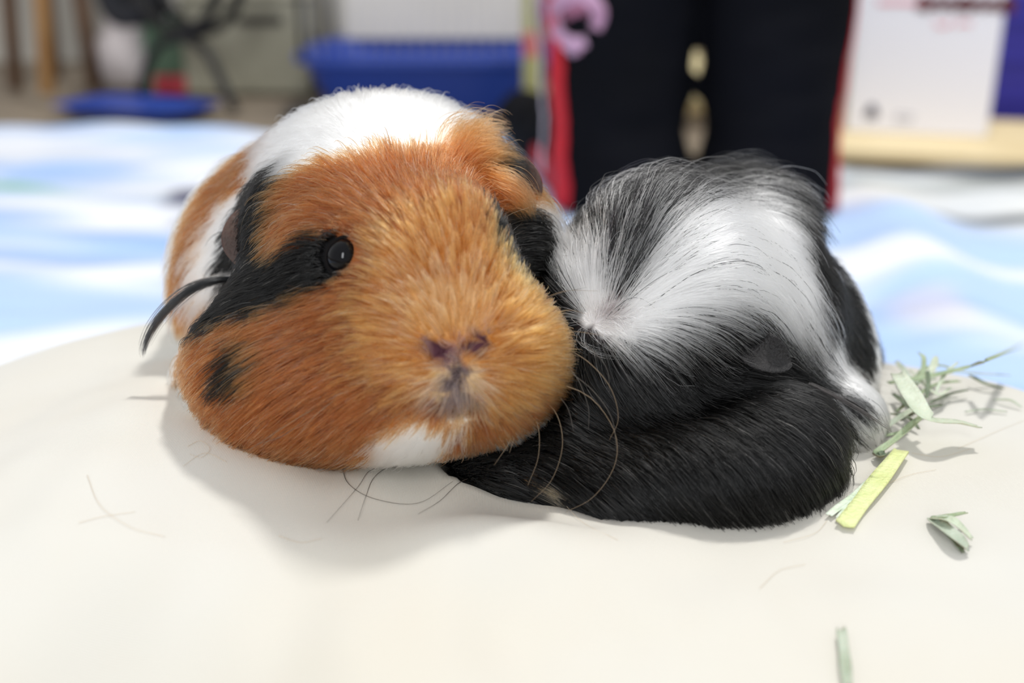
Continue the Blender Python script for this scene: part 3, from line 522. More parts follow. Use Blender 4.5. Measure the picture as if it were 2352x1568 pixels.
m_floor = material('floor_beige', lin(150, 137, 120), .6, col2=lin(128, 116, 102), scale=4)
m_wall = material('wall_paint', lin(186, 182, 174), .8, col2=lin(168, 164, 156), scale=2.5, bump=.1, bscale=60)
fl = link('floor', box_mesh('floor', 6, 5, .05, 0), None, m_floor); fl.location = (0, 1.2, -.056); tag(fl, kind='structure')
wl = link('wall_back', box_mesh('wall_back', 6, .1, 2.6, 0), None, m_wall); wl.location = (0, 2.78, -.006); tag(wl, kind='structure')

# ---- blanket spread over the floor: long soft folds, pale blue print
def blanket_height(X, Y):
    P = np.stack([X, Y * 1.0, np.zeros_like(X)], 1)
    z = .006 + .006 * sines(P * [.6, 1.6, 1], 4.0, 3) + .003 * sines(P * [.5, 1.5, 1], 11, 5)
    z += .030 * np.exp(-(((X - .33 - .16 * (Y - .8)) / .05) ** 2)) * np.exp(-((Y - .98) / .26) ** 2)      # ridge pushed up beside the knee
    z += .016 * np.exp(-(((X - .52 - .3 * (Y - .8)) / .05) ** 2)) * np.exp(-((Y - .75) / .3) ** 2)
    z += .012 * np.exp(-(((Y - 1.58 + .1 * X) / .04) ** 2)) * (X < .05)
    flat = np.exp(-(((X + .02) / .30) ** 6 + ((Y - .19) / .30) ** 6)) + np.exp(-(((X - .20) / .17) ** 6 + ((Y - 1.42) / .36) ** 6))
    z = z * (1 - np.clip(flat, 0, 1)) + .003 * np.clip(flat, 0, 1)
    return np.maximum(z, .0015)

def build_blanket():
    nx, ny = 240, 260
    u, v = np.meshgrid(np.linspace(0, 1, nx), np.linspace(0, 1, ny), indexing='ij'); u = u.ravel(); v = v.ravel()
    X = -1.05 + 2.2 * u
    far = np.interp(X, [-1.05, -.75, -.35, 0, .25, .32, .45, 1.15], [1.80, 1.72, 1.63, 1.60, 1.46, 1.43, 1.42, 1.41]) + .02 * np.sin(X * 9)
    Y = -.25 + (far + .25) * v
    Z = blanket_height(X, Y)
    P = np.stack([X, Y, Z + .004], 1)
    Q = np.stack([X, Y, 0 * X], 1)
    # print: pale blue with white cloud shapes; stripes and dark motifs
    blue = lin(176, 203, 243); white = lin(232, 236, 244); deep = lin(140, 175, 226); green = lin(120, 178, 140)
    dark = lin(38, 48, 60); cream = lin(226, 226, 218)
    a = sines(Q * [.7, 1.5, 1], 3.2, 11)
    w = np.clip(a * 1.6 + .20 + .62 * np.clip((-X - .02) * 6, 0, 1), 0, 1)[:, None]
    col = blue * (1 - w) + white * w
    d = np.clip(sines(Q * [.5, 1.6, 1], 6, 21) * 1.5 - .55, 0, 1)[:, None] * .8
    col = col * (1 - d) + deep * d
    def mix(col, mask, c):
        m = np.clip(mask, 0, 1)[:, None]; return col * (1 - m) + c * m
    # green stripe on the near left, fading to blue grey
    s = np.exp(-((Y - (1.30 - .28 * (X + .6))) / .020) ** 4) * (X < -.12)
    col = mix(col, s * np.clip((-.46 - X) * 8, 0, 1) * .9, green)
    col = mix(col, s * np.clip((X + .54) * 8, 0, 1) * .45, lin(150, 172, 190))
    # right: cream ground with dark wavy bands
    cz = np.clip((Y - 1.02 - .12 * np.sin(X * 6)) * 14, 0, 1) * np.clip((X - .36) * 20, 0, 1)
    col = mix(col, cz * .75, cream)
    b1 = np.exp(-((Y - 1.375 + .06 * (X - .5) - .012 * np.sin(X * 31)) / .036) ** 4) * np.clip((X - .40) * 40, 0, 1)
    col = mix(col, b1, dark)
    b1 = np.exp(-((Y - 1.300 + .05 * (X - .5) - .010 * np.sin(X * 24)) / .026) ** 4) * np.clip((X - .34) * 40, 0, 1)
    col = mix(col, b1 * .55, lin(110, 122, 118))
    b2 = np.exp(-((Y - 1.142 + .0 * X - .01 * np.sin(X * 37)) / .028) ** 4) * np.clip((X - .43) * 50, 0, 1)
    col = mix(col, b2 * .9, dark)
    # dusky motif beside the calico's back, peach patch behind the hay
    g = on_z(442, 470); col = mix(col, np.exp(-(((X - g[0]) / .024) ** 4 + ((Y - g[1]) / .055) ** 4)), lin(62, 60, 92))
    g = on_z(425, 525); col = mix(col, .7 * np.exp(-(((X - g[0]) / .016) ** 4 + ((Y - g[1]) / .02) ** 4)), lin(84, 84, 120))
    g = on_z(2130, 790); col = mix(col, np.exp(-(((X - g[0]) / .03) ** 4 + ((Y - g[1]) / .035) ** 4)) * .35, lin(238, 206, 180))
    F = []
    idx = np.arange(nx * ny).reshape(nx, ny)
    F = np.stack([idx[:-1, :-1], idx[1:, :-1], idx[1:, 1:], idx[:-1, 1:]], -1).reshape(-1, 4)
    me = mesh_from('blanket', P, F, cols=col, attr='print')
    o = link('blanket', me, None, attr_material('blanket_fleece', 'print', .95, .1, bump=.5, bscale=900, sheen=.3))
    md = o.modifiers.new('thick', 'SOLIDIFY'); md.thickness = .004; md.offset = -1
    tag(o, 'pale blue and white printed fleece blanket spread in folds over the floor', 'blanket')
build_blanket()

# ---- cushion under the animals
CU_C = np.array([-.020, .194]); CU_H = .176; CU_A, CU_B, CU_ROT = .250, .252, math.radians(-20)
def cushion_top(X, Y, dents=True):
    c, s = math.cos(CU_ROT), math.sin(CU_ROT)
    x = (X - CU_C[0]) * c + (Y - CU_C[1]) * s; y = -(X - CU_C[0]) * s + (Y - CU_C[1]) * c
    r = ((np.abs(x) / CU_A) ** 3.4 + (np.abs(y) / CU_B) ** 3.4) ** (1 / 3.4)
    z = CU_H * (.42 + .58 * np.sqrt(np.clip(1 - np.clip(r, 0, 1) ** 6, 0, 1)))
    P = np.stack([X, Y, 0 * X], 1)
    fade = np.clip(1.1 - r, 0, 1)
    z += .0016 * sines(P, 13, 41) * fade + .0007 * sines(P * [1, 1, 1], 34, 43, 5) * fade
    z -= .020 * np.exp(-(((X + .085) / .045) ** 2 + ((Y - .095) / .045) ** 2))        # hollow, near left
    z -= .0045 * np.exp(-(((X + .040) / .014) ** 2 + ((Y - .148) / .022) ** 2))
    sl = np.clip((.205 - Y) / .045, 0, 1); z -= .026 * sl * sl * (3 - 2 * sl) * np.exp(-(((X + .070) / .030) ** 2))      # falls away, near left
    z -= .010 * np.clip((.195 - Y) / .04, 0, 1) ** 2
    z += .0030 * np.exp(-(((X + .062) / .016) ** 2 + ((Y - .165) / .016) ** 2))
    z += .004 * np.exp(-(((X + .035) / .022) ** 2 + ((Y - .165) / .03) ** 2))
    z -= .004 * np.exp(-(((X - .01) / .02) ** 2 + ((Y - .12) / .04) ** 2))
    z += .014 * np.exp(-(((X + .088) / .034) ** 2 + ((Y - .245) / .055) ** 2))       # plump left of the calico's cheek
    z += .011 * np.exp(-(((X + .003) / .020) ** 2 + ((Y - .205) / .015) ** 2))
    if dents:
        for f in (sdf_a, sdf_b):
            for _ in range(10):
                d = f(np.stack([X, Y, z], 1)) - .0015
                z = np.where(d < 0, z + d * 1.5, z)
    return z, r

def build_cushion():
    na, nr = 260, 150
    th, s = np.meshgrid(np.linspace(0, 2 * math.pi, na, endpoint=False), np.linspace(0, 1, nr) ** .8, indexing='ij')
    c, sn = np.cos(th), np.sin(th)
    R = 1 / ((np.abs(c) / CU_A) ** 3.4 + (np.abs(sn) / CU_B) ** 3.4) ** (1 / 3.4)
    x, y = (R * s * c).ravel(), (R * s * sn).ravel()
    cr, sr = math.cos(CU_ROT), math.sin(CU_ROT)
    X = CU_C[0] + x * cr - y * sr; Y = CU_C[1] + x * sr + y * cr
    Z, r = cushion_top(X, Y)
    top = np.stack([X, Y, Z], 1)
    Zb = np.maximum(CU_H * (.42 - .40 * np.sqrt(np.clip(1 - np.clip(r, 0, 1) ** 6, 0, 1))), .0085)
    bot = np.stack([X, Y, Zb], 1)
    idx = np.arange(na * nr).reshape(na, nr)
    q = np.stack([idx[:, :-1], idx[:, 1:], np.roll(idx, -1, 0)[:, 1:], np.roll(idx, -1, 0)[:, :-1]], -1).reshape(-1, 4)
    q = q[:, ::-1]
    V = np.vstack([top, bot]); F = np.vstack([q[:, ::-1], q + na * nr])
    me = mesh_from('cushion', V, F)
    bm = bmesh.new(); bm.from_mesh(me); bmesh.ops.remove_doubles(bm, verts=bm.verts, dist=1e-5)
    bmesh.ops.recalc_face_normals(bm, faces=bm.faces); bm.to_mesh(me); bm.free()
    me.polygons.foreach_set('use_smooth', np.ones(len(me.polygons), bool))
    m = material('cushion_cotton', lin(207, 205, 198), .9, col2=lin(206, 201, 189), scale=9, spec=.15, sheen=.15)
    nt = m.node_tree; b = nt.nodes['Principled BSDF']; tc = nt.nodes['Texture Coordinate']
    ws = []
    for ax in ('X', 'Y'):
        w = nt.nodes.new('ShaderNodeTexWave'); w.bands_direction = ax; w.inputs['Scale'].default_value = 900; w.inputs['Distortion'].default_value = .6
        w.inputs['Detail'].default_value = 1; nt.links.new(tc.outputs['Object'], w.inputs['Vector']); ws.append(w)
    mx = nt.nodes.new('ShaderNodeMath'); mx.operation = 'ADD'
    nt.links.new(ws[0].outputs['Fac'], mx.inputs[0]); nt.links.new(ws[1].outputs['Fac'], mx.inputs[1])
    bp = nt.nodes.new('ShaderNodeBump'); bp.inputs['Strength'].default_value = .25; bp.inputs['Distance'].default_value = .0002
    nt.links.new(mx.outputs[0], bp.inputs['Height']); nt.links.new(bp.outputs['Normal'], b.inputs['Normal'])
    o = link('cushion', me, None, m)
    tag(o, 'large cream cotton cushion on which both guinea pigs lie', 'cushion')
    pp = np.array([CU_C[0] + 0, 0, 0])
    a = np.linspace(0, 2 * math.pi, 160, endpoint=False); R = 1 / ((np.abs(np.cos(a)) / CU_A) ** 3.4 + (np.abs(np.sin(a)) / CU_B) ** 3.4) ** (1 / 3.4) * 1.004
    x, y = R * np.cos(a), R * np.sin(a)
    ring = np.stack([CU_C[0] + x * cr - y * sr, CU_C[1] + x * sr + y * cr, np.full_like(x, CU_H * .42)], 1)
    link('piping', tube('piping', ring, .0028, 8, True), o, m)
build_cushion()


# ------------------------------------------------------------------ things at the back of the room
m_blue = material('blue_plastic', lin(38, 68, 158), .4, bump=.03, bscale=40)
m_white_plastic = material('white_plastic', lin(226, 226, 228), .4)
m_black_metal = material('black_metal', lin(20, 20, 20), .35)
m_cream = material('cream_board', lin(222, 217, 206), .6, col2=lin(214, 209, 197), scale=7)

def basin(name, w0, d0, w1, d1, h, wall, flare=.012, n=60, flat=False):
    """Open tub: rounded-rectangle rings from the outer foot over the rim to the inner floor."""
    def ring(w, d, z, p=5):
        a = np.linspace(0, 2 * math.pi, n, endpoint=False); c, s = np.cos(a), np.sin(a)
        r = 1 / ((np.abs(c) / (w / 2)) ** p + (np.abs(s) / (d / 2)) ** p) ** (1 / p)
        return np.stack([r * c, r * s, np.full(n, z)], 1)
    R = [ring(w0 * .93, d0 * .93, 0), ring(w0, d0, .006), ring(w0 + (w1 - w0) * .9, d0 + (d1 - d0) * .9, h * .86), ring(w1, d1, h * .9),
         ring(w1 + flare * 2, d1 + flare * 2, h * .9), ring(w1 + flare * 2, d1 + flare * 2, h), ring(w1 - wall, d1 - wall, h), ring(w0 - wall, d0 - wall, .008)]
    V = np.vstack(R); F = []
    for i in range(len(R) - 1):
        for k in range(n): F.append((i * n + k, i * n + (k + 1) % n, (i + 1) * n + (k + 1) % n, (i + 1) * n + k))
    F += [tuple(range(n))[::-1], tuple((len(R) - 1) * n + k for k in range(n))]
    return mesh_from(name, V, F, smooth=False)

# pet cage: blue base tray under a cage of thin wires, a white card fixed along its back
g = on_z(960, 268)
cage = empty('pet_cage', (g[0] + .02, g[1] + .17, 0), 'pet cage with deep blue plastic base and white back panel behind the kneeling legs', 'cage')
o = link('cage_base', basin('cage_base', .36, .30, .44, .37, .094, .006), cage, m_blue); o.matrix_parent_inverse.identity()
def cage_part(name, me, mat, loc=(0, 0, 0)):
    q = link(name, me, cage, mat); q.matrix_parent_inverse.identity(); q.location = loc; return q
cage_part('back_panel', box_mesh('back_panel', .385, .006, .34, .001), m_cream, (.012, .165, .094))
for sx in (-1, 1):
    for sy in (-1, 1):
        cage_part('corner_post', tube('corner_post', [(sx * .205, sy * .172, .09), (sx * .205, sy * .172, .40)], .0045, 8), m_black_metal)
for i in range(21):
    x = -.19 + .019 * i
    cage_part('wire', tube('wire', [(x, -.175, .09), (x, -.175, .40)], .0008, 5), m_white_plastic)
for z in (.10, .40):
    for sy in (-1, 1): cage_part('rail', tube('rail', [(-.205, sy * .174, z), (.205, sy * .174, z)], .0022, 6), m_black_metal if z > .2 else m_blue)
m_lowwire = m_white_plastic

# narrow carton beside the cage, half hidden by the leg
g = on_z(1222, 262)
ct = empty('slim_carton', (g[0] - .002, g[1] - .17, 0), 'slim upright yellow green carton with red label beside the cage', 'carton')
def part_at(root, name, me, mat, loc=(0, 0, 0), rot=(0, 0, 0)):
    q = link(name, me, root, mat); q.matrix_parent_inverse.identity(); q.location = loc; q.rotation_euler = rot; return q
part_at(ct, 'sleeve', box_mesh('sleeve', .03, .16, .30, .002), material('carton_olive', lin(168, 164, 108), .6))
part_at(ct, 'label_band', box_mesh('label_band', .0305, .1605, .035, .001), material('carton_red', lin(196, 108, 100), .6), (0, 0, .12))

# grey cabinet behind the cage, with an olive storage box in front of it
g = on_z(690, 175)
cab = empty('low_cabinet', (-.37, 2.54, 0), 'pale grey low cabinet with three doors against the back wall', 'cabinet')
m_cab = material('cabinet_grey', lin(196, 193, 187), .55, col2=lin(186, 183, 176), scale=3)
part_at(cab, 'carcass', box_mesh('carcass', .78, .26, .72, .003), m_cab)
for k in range(3):
    dr = part_at(cab, 'door', box_mesh('door', .252, .016, .66, .003), m_cab, (-.26 + .26 * k, -.138, .04))
    hd = link('handle', tube('handle', [(.09, -.012, .28), (.09, -.03, .29), (.09, -.03, .40), (.09, -.012, .41)], .004, 8), dr, m_black_metal); hd.matrix_parent_inverse.identity()
g = on_z(545, 222)
sb = empty('storage_box', (g[0] + .015, g[1] + .13, 0), 'olive grey storage box with a dark handle slot behind the black arched legs', 'box')
part_at(sb, 'tub', box_mesh('tub', .235, .20, .168, .006), material('box_olive', lin(146, 143, 126), .7, col2=lin(136, 133, 116), scale=10))
part_at(sb, 'lid', box_mesh('lid', .242, .206, .012, .004), material('box_lid', lin(150, 146, 128), .6), (0, 0, .168))
part_at(sb, 'handle_slot', box_mesh('handle_slot', .085, .004, .016, .001), material('slot_dark', lin(58, 55, 48), .7), (.03, -.1005, .125))

# chair on curved black tube legs: an arch below, a hoop above, a dark seat sling
gl, gr = on_z(290, 232), on_z(583, 268)
ch = empty('hoop_chair', ((gl[0] + gr[0]) / 2, (gl[1] + gr[1]) / 2, 0), 'dark low chair on arched black tube legs, a hoop resting on the arch', 'chair')
ch.rotation_euler.z = math.atan2(gr[1] - gl[1], gr[0] - gl[0])
arch = curve_pts([(-.118, 0, .004), (-.100, 0, .050), (-.064, 0, .098), (0, 0, .118), (.058, 0, .100), (.092, 0, .050), (.116, 0, .004)], 40)
part_at(ch, 'arched_leg', tube('arched_leg', arch, .0085, 10), m_black_metal)
part_at(ch, 'arched_leg', tube('arched_leg', arch + np.array([0, .26, 0]), .0085, 10), m_black_metal)
a = np.linspace(0, 2 * math.pi, 60, endpoint=False)
for yy in (0, .05):
    part_at(ch, 'hoop', tube('hoop', np.stack([.108 * np.cos(a), 0 * a + yy, .242 + .115 * np.sin(a)], 1), .0095, 10, True), m_black_metal)
m_sling = material('sling_cloth', lin(44, 45, 50), .9, bump=.2, bscale=300)
V = []; 
sl = curve_pts([(-.22, 0, .21), (-.20, 0, .155), (-.150, 0, .142), (-.112, 0, .18), (-.10, 0, .34)], 16)
for p in sl: V += [(p[0], .012, p[2]), (p[0], .07, p[2])]
o = part_at(ch, 'sling', mesh_from('sling', V, [(2 * i, 2 * i + 1, 2 * i + 3, 2 * i + 2) for i in range(15)]), m_sling)
md = o.modifiers.new('thick', 'SOLIDIFY'); md.thickness = .03; md.offset = 0
part_at(ch, 'cross_bar', tube('cross_bar', [(0, 0, .122), (0, .05, .122)], .007, 8), m_black_metal)

# green and red carton seen through the arch
g = on_z(382, 222)
gc = empty('juice_carton', (g[0], g[1] + .06, 0), 'dark green carton with red base seen through the black arch', 'carton')
part_at(gc, 'upper_sleeve', box_mesh('upper_sleeve', .058, .06, .10, .003), material('carton_green', lin(70, 92, 72), .6), (0, 0, .034))
part_at(gc, 'base_band', box_mesh('base_band', .060, .062, .034, .003), material('carton_base_red', lin(158, 46, 58), .6))
part_at(gc, 'cap', tube('cap', [(0, 0, .134), (0, 0, .15)], .014, 14), m_white_plastic)
g = on_z(325, 215)
gp = empty('green_bottle', (g[0], g[1] - .01, 0), 'pale green bottle standing left of the hoop chair', 'bottle')
prof = [(.0, .0), (.024, .0), (.026, .01), (.026, .12), (.020, .15), (.010, .165), (.010, .185), (0, .185)]
def lathe(name, prof, n=28):
    V, F = [], []
    for r, z in prof:
        for k in range(n): V.append((max(r, 1e-5) * math.cos(2 * math.pi * k / n), max(r, 1e-5) * math.sin(2 * math.pi * k / n), z))
    for i in range(len(prof) - 1):
        for k in range(n): F.append((i * n + k, i * n + (k + 1) % n, (i + 1) * n + (k + 1) % n, (i + 1) * n + k))
    return mesh_from(name, V, F)
gp.location.y += .06; gp.location.x += .025
part_at(gp, 'flask', lathe('flask', prof), material('bottle_green', lin(104, 140, 116), .35))
part_at(gp, 'cap', lathe('cap', [(0, 0), (.012, 0), (.012, .02), (0, .02)]), m_white_plastic, (0, 0, .185))

# wooden stool at the far left and a pale pole leaning in front of it
st = empty('wooden_stool', (on_z(110, 222)[0] - .02, on_z(110, 222)[1] + .19, 0), 'brown wooden stool with splayed legs at far left', 'stool')
m_wood = material('stool_brown', lin(116, 88, 66), .55, col2=lin(92, 68, 52), scale=12)
m_pale_wood = material('pole_pine', lin(190, 148, 98), .55, col2=lin(176, 132, 84), scale=14)
for sx in (-1, 1):
    for sy in (-1, 1):
        part_at(st, 'leg', tube('leg', [(sx * .075, sy * .10, 0), (sx * .055, sy * .08, .42)], .013, 10, r_end=.016), m_wood)
    part_at(st, 'stretcher', tube('stretcher', [(sx * .069, -.09, .26), (sx * .069, .09, .26)], .008, 8), m_wood)
part_at(st, 'seat', lathe('seat', [(0, 0), (.13, 0), (.14, .008), (.14, .022), (.13, .03), (0, .03)]), m_wood, (0, 0, .42))
p0 = on_z(112, 232); p1 = at(97, 0, 2.0)
pole = link('wooden_pole', tube('wooden_pole', [p0 + [0, 0, .012], p0 + (p1 - p0) * 4.5], .0145, 12), None, m_pale_wood)
tag(pole, 'pale pine pole leaning upright in front of the brown stool', 'pole')
# rest = link('clothes_rail', tube('clothes_rail', [(-1.75, on_z(112, 232)[1] + .45, .9), (-.72, on_z(112, 232)[1] + .45, .9)], .012, 10), None, m_black_metal) if False else None
m_grey_cloth = material('bag_grey', lin(206, 198, 198), .85, col2=lin(192, 184, 184), scale=8)
g = on_z(262, 215)
bagV, bagF = surface_nets(lambda P: union(P, [('e', np.array([0, 0, .09]), np.eye(3), np.array([.055, .06, .12])), ('e', np.array([-.03, 0, .05]), np.eye(3), np.array([.07, .06, .055])), ('e', np.array([.03, 0, .045]), np.eye(3), np.array([.06, .055, .05]))], .03) + .004 * sines(P, 14, 5), (-.16, -.12, -.02), (.16, .12, .22), .01)
bagV[:, 2] = np.maximum(bagV[:, 2], 0)
bag = link('cloth_bag', mesh_from('cloth_bag', bagV, bagF), None, m_grey_cloth); bag.location = (g[0] + .012, g[1] + .12, 0)
tag(bag, 'slumped pale grey cloth bag between the stool and the hoop chair', 'bag')

# flat blue tray on the floor, dark ball of fluff near the cage
g = on_z(300, 274)
tr = empty('blue_tray', (g[0] - .005, g[1] + .055, 0.0), 'shallow blue plastic tray lying at the far edge of the blanket', 'tray')
part_at(tr, 'pan', basin('pan', .235, .13, .25, .15, .014, .004, .006), m_blue, (0, 0, .004), (0, 0, math.radians(-22)))
g = on_z(676, 285)
pv, pf = surface_nets(lambda P: union(P, [('e', np.array([0, 0, .012]), np.eye(3), np.array([.018, .014, .012])), ('e', np.array([.012, .004, .011]), np.eye(3), np.array([.014, .013, .011]))], .008), (-.03, -.03, -.005), (.04, .03, .04), .003)
o = link('balled_sock', mesh_from('balled_sock', pv, pf), None, m_sling); o.location = (g[0], g[1] + .012, 0.0); tag(o, 'small balled dark sock on the floor by the cage', 'sock')

# right side: white box printed with dark red lettering, on a cream board; cream carton and dark blue crate beside it
g0, g1 = on_z(1978, 336), on_z(2300, 352)
ang = math.atan2(g1[1] - g0[1], g1[0] - g0[0])
mid = (g0 + g1) / 2; wid = float(np.linalg.norm((g1 - g0)[:2]))
bd = link('cream_board', box_mesh('cream_board', .62, .32, .016, .003), None, material('board_cream', lin(232, 214, 172), .6, col2=lin(222, 202, 158), scale=5)); bd.location = (mid[0] + .10, mid[1] + .015, 0); bd.rotation_euler.z = ang
tag(bd, 'flat cream board on the floor under the white printed box', 'board')
wb = empty('white_box', (mid[0] + .0, mid[1] + .078, .0162), 'upright white cardboard box with dark red lettering at its top', 'box'); wb.rotation_euler.z = ang
part_at(wb, 'carton_body', box_mesh('carton_body', wid * 1.03, .10, .30, .003), material('box_white', lin(234, 234, 243), .55))
m_red_print = material('print_dark_red', lin(86, 20, 26), .5); m_pink = material('print_pink', lin(226, 150, 160), .5); m_ink = material('print_ink', lin(64, 62, 84), .5)
fy = -.0508
def text_print(root, name, body, size, mat, loc, bold=.0, sx=1.0):
    cu = bpy.data.curves.new(name, 'FONT'); cu.body = body; cu.size = size; cu.extrude = .0004; cu.offset = bold; cu.align_x = 'CENTER'
    q = bpy.data.objects.new(name, cu); C.objects.link(q); q.parent = root; q.location = loc; q.rotation_euler = (math.pi / 2, 0, 0); q.scale.x = sx
    cu.materials.append(mat); return q
# the lettering is too blurred to read: a row of rounded strokes of the same size and colour
def strokes_mesh(name, segs, r, y=0):
    V, F = [], []
    for seg in segs:
        p = curve_pts([(a, y, b) for a, b in seg], 14)
        me = tube('t', p, r, 8); n0 = len(V)
        V += [tuple(v.co) for v in me.vertices]; F += [tuple(n0 + i for i in pl.vertices) for pl in me.polygons]
        bpy.data.meshes.remove(me)
    V = np.array(V); V[:, 1] *= .12
    return mesh_from(name, V, F)
zt = .178
letters = []
for k in range(7):
    x = -.054 + .018 * k; h = .012 if k % 3 else .017
    letters += [[(x - .005, zt - h * .5), (x - .004, zt + h * .5), (x + .004, zt + h * .45)], [(x + .004, zt + h * .5), (x + .006, zt - h * .2), (x + .002, zt - h * .55)], [(x - .006, zt), (x + .004, zt - .002)]]
part_at(wb, 'lettering', strokes_mesh('lettering', letters, .0042), m_red_print, (.045, fy, 0))
part_at(wb, 'underline', strokes_mesh('underline', [[(-.03, 0), (0, .0005), (.045, -.001)]], .0032), m_pink, (-.04, fy, zt + .002))
part_at(wb, 'small_print', strokes_mesh('small_print', [[(-.022, .0), (-.01, -.004), (.0, .002)], [(.006, -.002), (.016, .001), (.026, -.001)]], .0022), m_pink, (.03, fy, zt - .024))
part_at(wb, 'emblem', strokes_mesh('emblem', [[(-.007, -.006), (0, .009), (.007, -.006)], [(-.005, -.002), (.006, -.001)], [(0, -.007), (.004, .003)]], .004), m_ink, (-.062, fy, .028))
part_at(wb, 'caption', strokes_mesh('caption', [[(-.012, 0), (0, .001), (.014, 0)], [(-.012, -.006), (0, -.007), (.012, -.006)]], .0016), material('print_grey', lin(176, 176, 186), .5), (-.018, fy, .026))
cb = empty('cream_carton', (mid[0] - .165, mid[1] + .40, 0), 'plain cream carton standing behind the white printed box', 'carton')
part_at(cb, 'carton_body', box_mesh('carton_body', .22, .18, .28, .004), material('carton_cream', lin(216, 202, 176), .6, col2=lin(208, 192, 164), scale=6))
part_at(cb, 'brown_tape', box_mesh('brown_tape', .05, .181, .04, .001), material('tape_brown', lin(150, 112, 82), .5), (.03, -.0, .19))
cr = empty('blue_crate', (mid[0] + wid * .5 + .115, mid[1] + .35, 0), 'dark blue plastic crate at the right, beyond the white box', 'crate')
m_navy = material('crate_navy', lin(44, 40, 140), .45)
part_at(cr, 'crate_body', box_mesh('crate_body', .20, .22, .20, .008), m_navy)
for k in range(3): part_at(cr, 'ridge', box_mesh('ridge', .206, .226, .012, .003), m_navy, (0, 0, .03 + .06 * k))

# ------------------------------------------------------------------ the kneeling person: dark track trousers with red and white side stripes
KY = 1.22
LEGX = (.1190, .2770)
hipL, hipR = np.array([LEGX[0] - .004, KY + .08, .50]), np.array([LEGX[1] + .008, KY + .08, .50])
knL, knR = np.array([LEGX[0], KY, .034]), np.array([LEGX[1], KY - .012, .034])
def sdf_leg(P):
    l = smin(prim(P, cap(hipL, knL, .100, .0665)), prim(P, cap(knL, knL + [-.10, .40, .005], .066, .040)), .03)
    r = smin(prim(P, cap(hipR, knR, .100, .0670)), prim(P, cap(knR, knR + [.05, .40, .005], .066, .040)), .03)
    f = smin(l, r, .004)
    f = smin(f, prim(P, ('e', np.array([.20, KY + .11, .58]), np.eye(3), np.array([.17, .12, .13]))), .04)
    f = smin(f, prim(P, cap([.20, KY + .11, .62], [.20, KY + .11, .74], .125, .115)), .04)
    return f + .0022 * sines(P * [1, 1, 2.2], 5, 61) + .0015 * sines(P * [1, 1, 3], 11, 63)
person = empty('person', (.20, KY, 0), 'person kneeling behind the guinea pigs in black track trousers with red side stripes', 'person')
pv, pf = surface_nets(sdf_leg, (-.12, KY - .16, -.06), (.50, KY + .60, .90), .0085)
pv[:, 2] = np.maximum(pv[:, 2], .0105)
m_trouser = material('trouser_black', lin(9, 10, 14), .85, col2=lin(13, 14, 20), scale=6, bump=.15, bscale=700, spec=.08)
link('trousers', mesh_from('trousers', pv, pf), person, m_trouser)
m_red = material('stripe_red', lin(190, 14, 34), .6); m_wstripe = material('stripe_white', lin(206, 206, 220), .6)
def stripe(name, a, b, phi, mat, label, side, n=50, off=.0014):
    """Band sewn along the trouser leg from a to b; phi gives its two edges (degrees from straight ahead towards the outer side) at both ends."""
    V = []; m = 6; a, b = np.array(a), np.array(b)
    for i in range(n):
        t = i / (n - 1); c = a + (b - a) * t
        for k in range(m):
            p0 = phi[0][0] + (phi[1][0] - phi[0][0]) * t; p1 = phi[0][1] + (phi[1][1] - phi[0][1]) * t
            p = math.radians(p0 + (p1 - p0) * k / (m - 1))
            V.append(c + .11 * np.array([side * math.sin(p), -math.cos(p), 0]))
    V = np.array(V); z0 = V[:, 2].copy()
    for _ in range(12):
        d = sdf_leg(V) - off; g = grad(sdf_leg, V, .003); V -= np.clip(d, -.02, .02)[:, None] * g * [1, 1, .0]; V[:, 2] = z0
    F = [(i * m + k, i * m + k + 1, (i + 1) * m + k + 1, (i + 1) * m + k) for i in range(n - 1) for k in range(m - 1)]
    o = link(name, mesh_from(name, V, F), person, mat)
    md = o.modifiers.new('thick', 'SOLIDIFY'); md.thickness = .002; md.offset = 0
    return tag(o, label)
stripe('red_stripe', knL + [0, 0, -.02], hipL + [0, 0, -.04], ((52, 92), (64, 80)), m_red, 'red side stripe', -1)
stripe('white_stripe', knL + [0, 0, .01], hipL + [0, 0, -.04], ((90, 106), (80, 100)), m_wstripe, 'white side stripe', -1, off=.012)
stripe('red_stripe', knR + [0, 0, -.02], hipR + [0, 0, -.04], ((50, 96), (80, 90)), m_red, 'red side stripe', 1)
stripe('white_stripe', knR + [0, 0, .04], hipR + [0, 0, -.04], ((96, 106), (88, 104)), m_wstripe, 'white side stripe', 1)
SV = []
for i in range(30):
    p = knL + np.array([-.10, .40, .005]) * (.04 + .32 * i / 29)
    for k in range(5): SV.append(p + [-.10, 0, -.016 + .030 * k / 4])
SV = np.array(SV)
for _ in range(14): SV[:, 0] += np.clip(sdf_leg(SV) - .0016, -.02, .02)
o = link('red_stripe', mesh_from('red_stripe', SV, [(i * 5 + k, i * 5 + k + 1, (i + 1) * 5 + k + 1, (i + 1) * 5 + k) for i in range(29) for k in range(4)]), person, m_red)
md = o.modifiers.new('thick', 'SOLIDIFY'); md.thickness = .002; md.offset = 0; tag(o, 'red stripe along the shin')
bv, bf = surface_nets(lambda P: union(P, [('e', np.array([0, 0, .03]), np.eye(3), np.array([.045, .05, .034])), ('e', np.array([.0, .02, .06]), np.eye(3), np.array([.024, .03, .03])), ('e', np.array([.0, .04, .10]), np.eye(3), np.array([.016, .02, .05]))], .02) + .003 * sines(P, 22, 9), (-.08, -.08, -.01), (.08, .1, .17), .005)
bv[:, 2] = np.maximum(bv[:, 2], 0)
o = link('cream_towel', mesh_from('cream_towel', bv, bf), None, material('towel_cream', lin(236, 222, 176), .9, bump=.4, bscale=400)); o.location = (.285, KY + .62, .012)
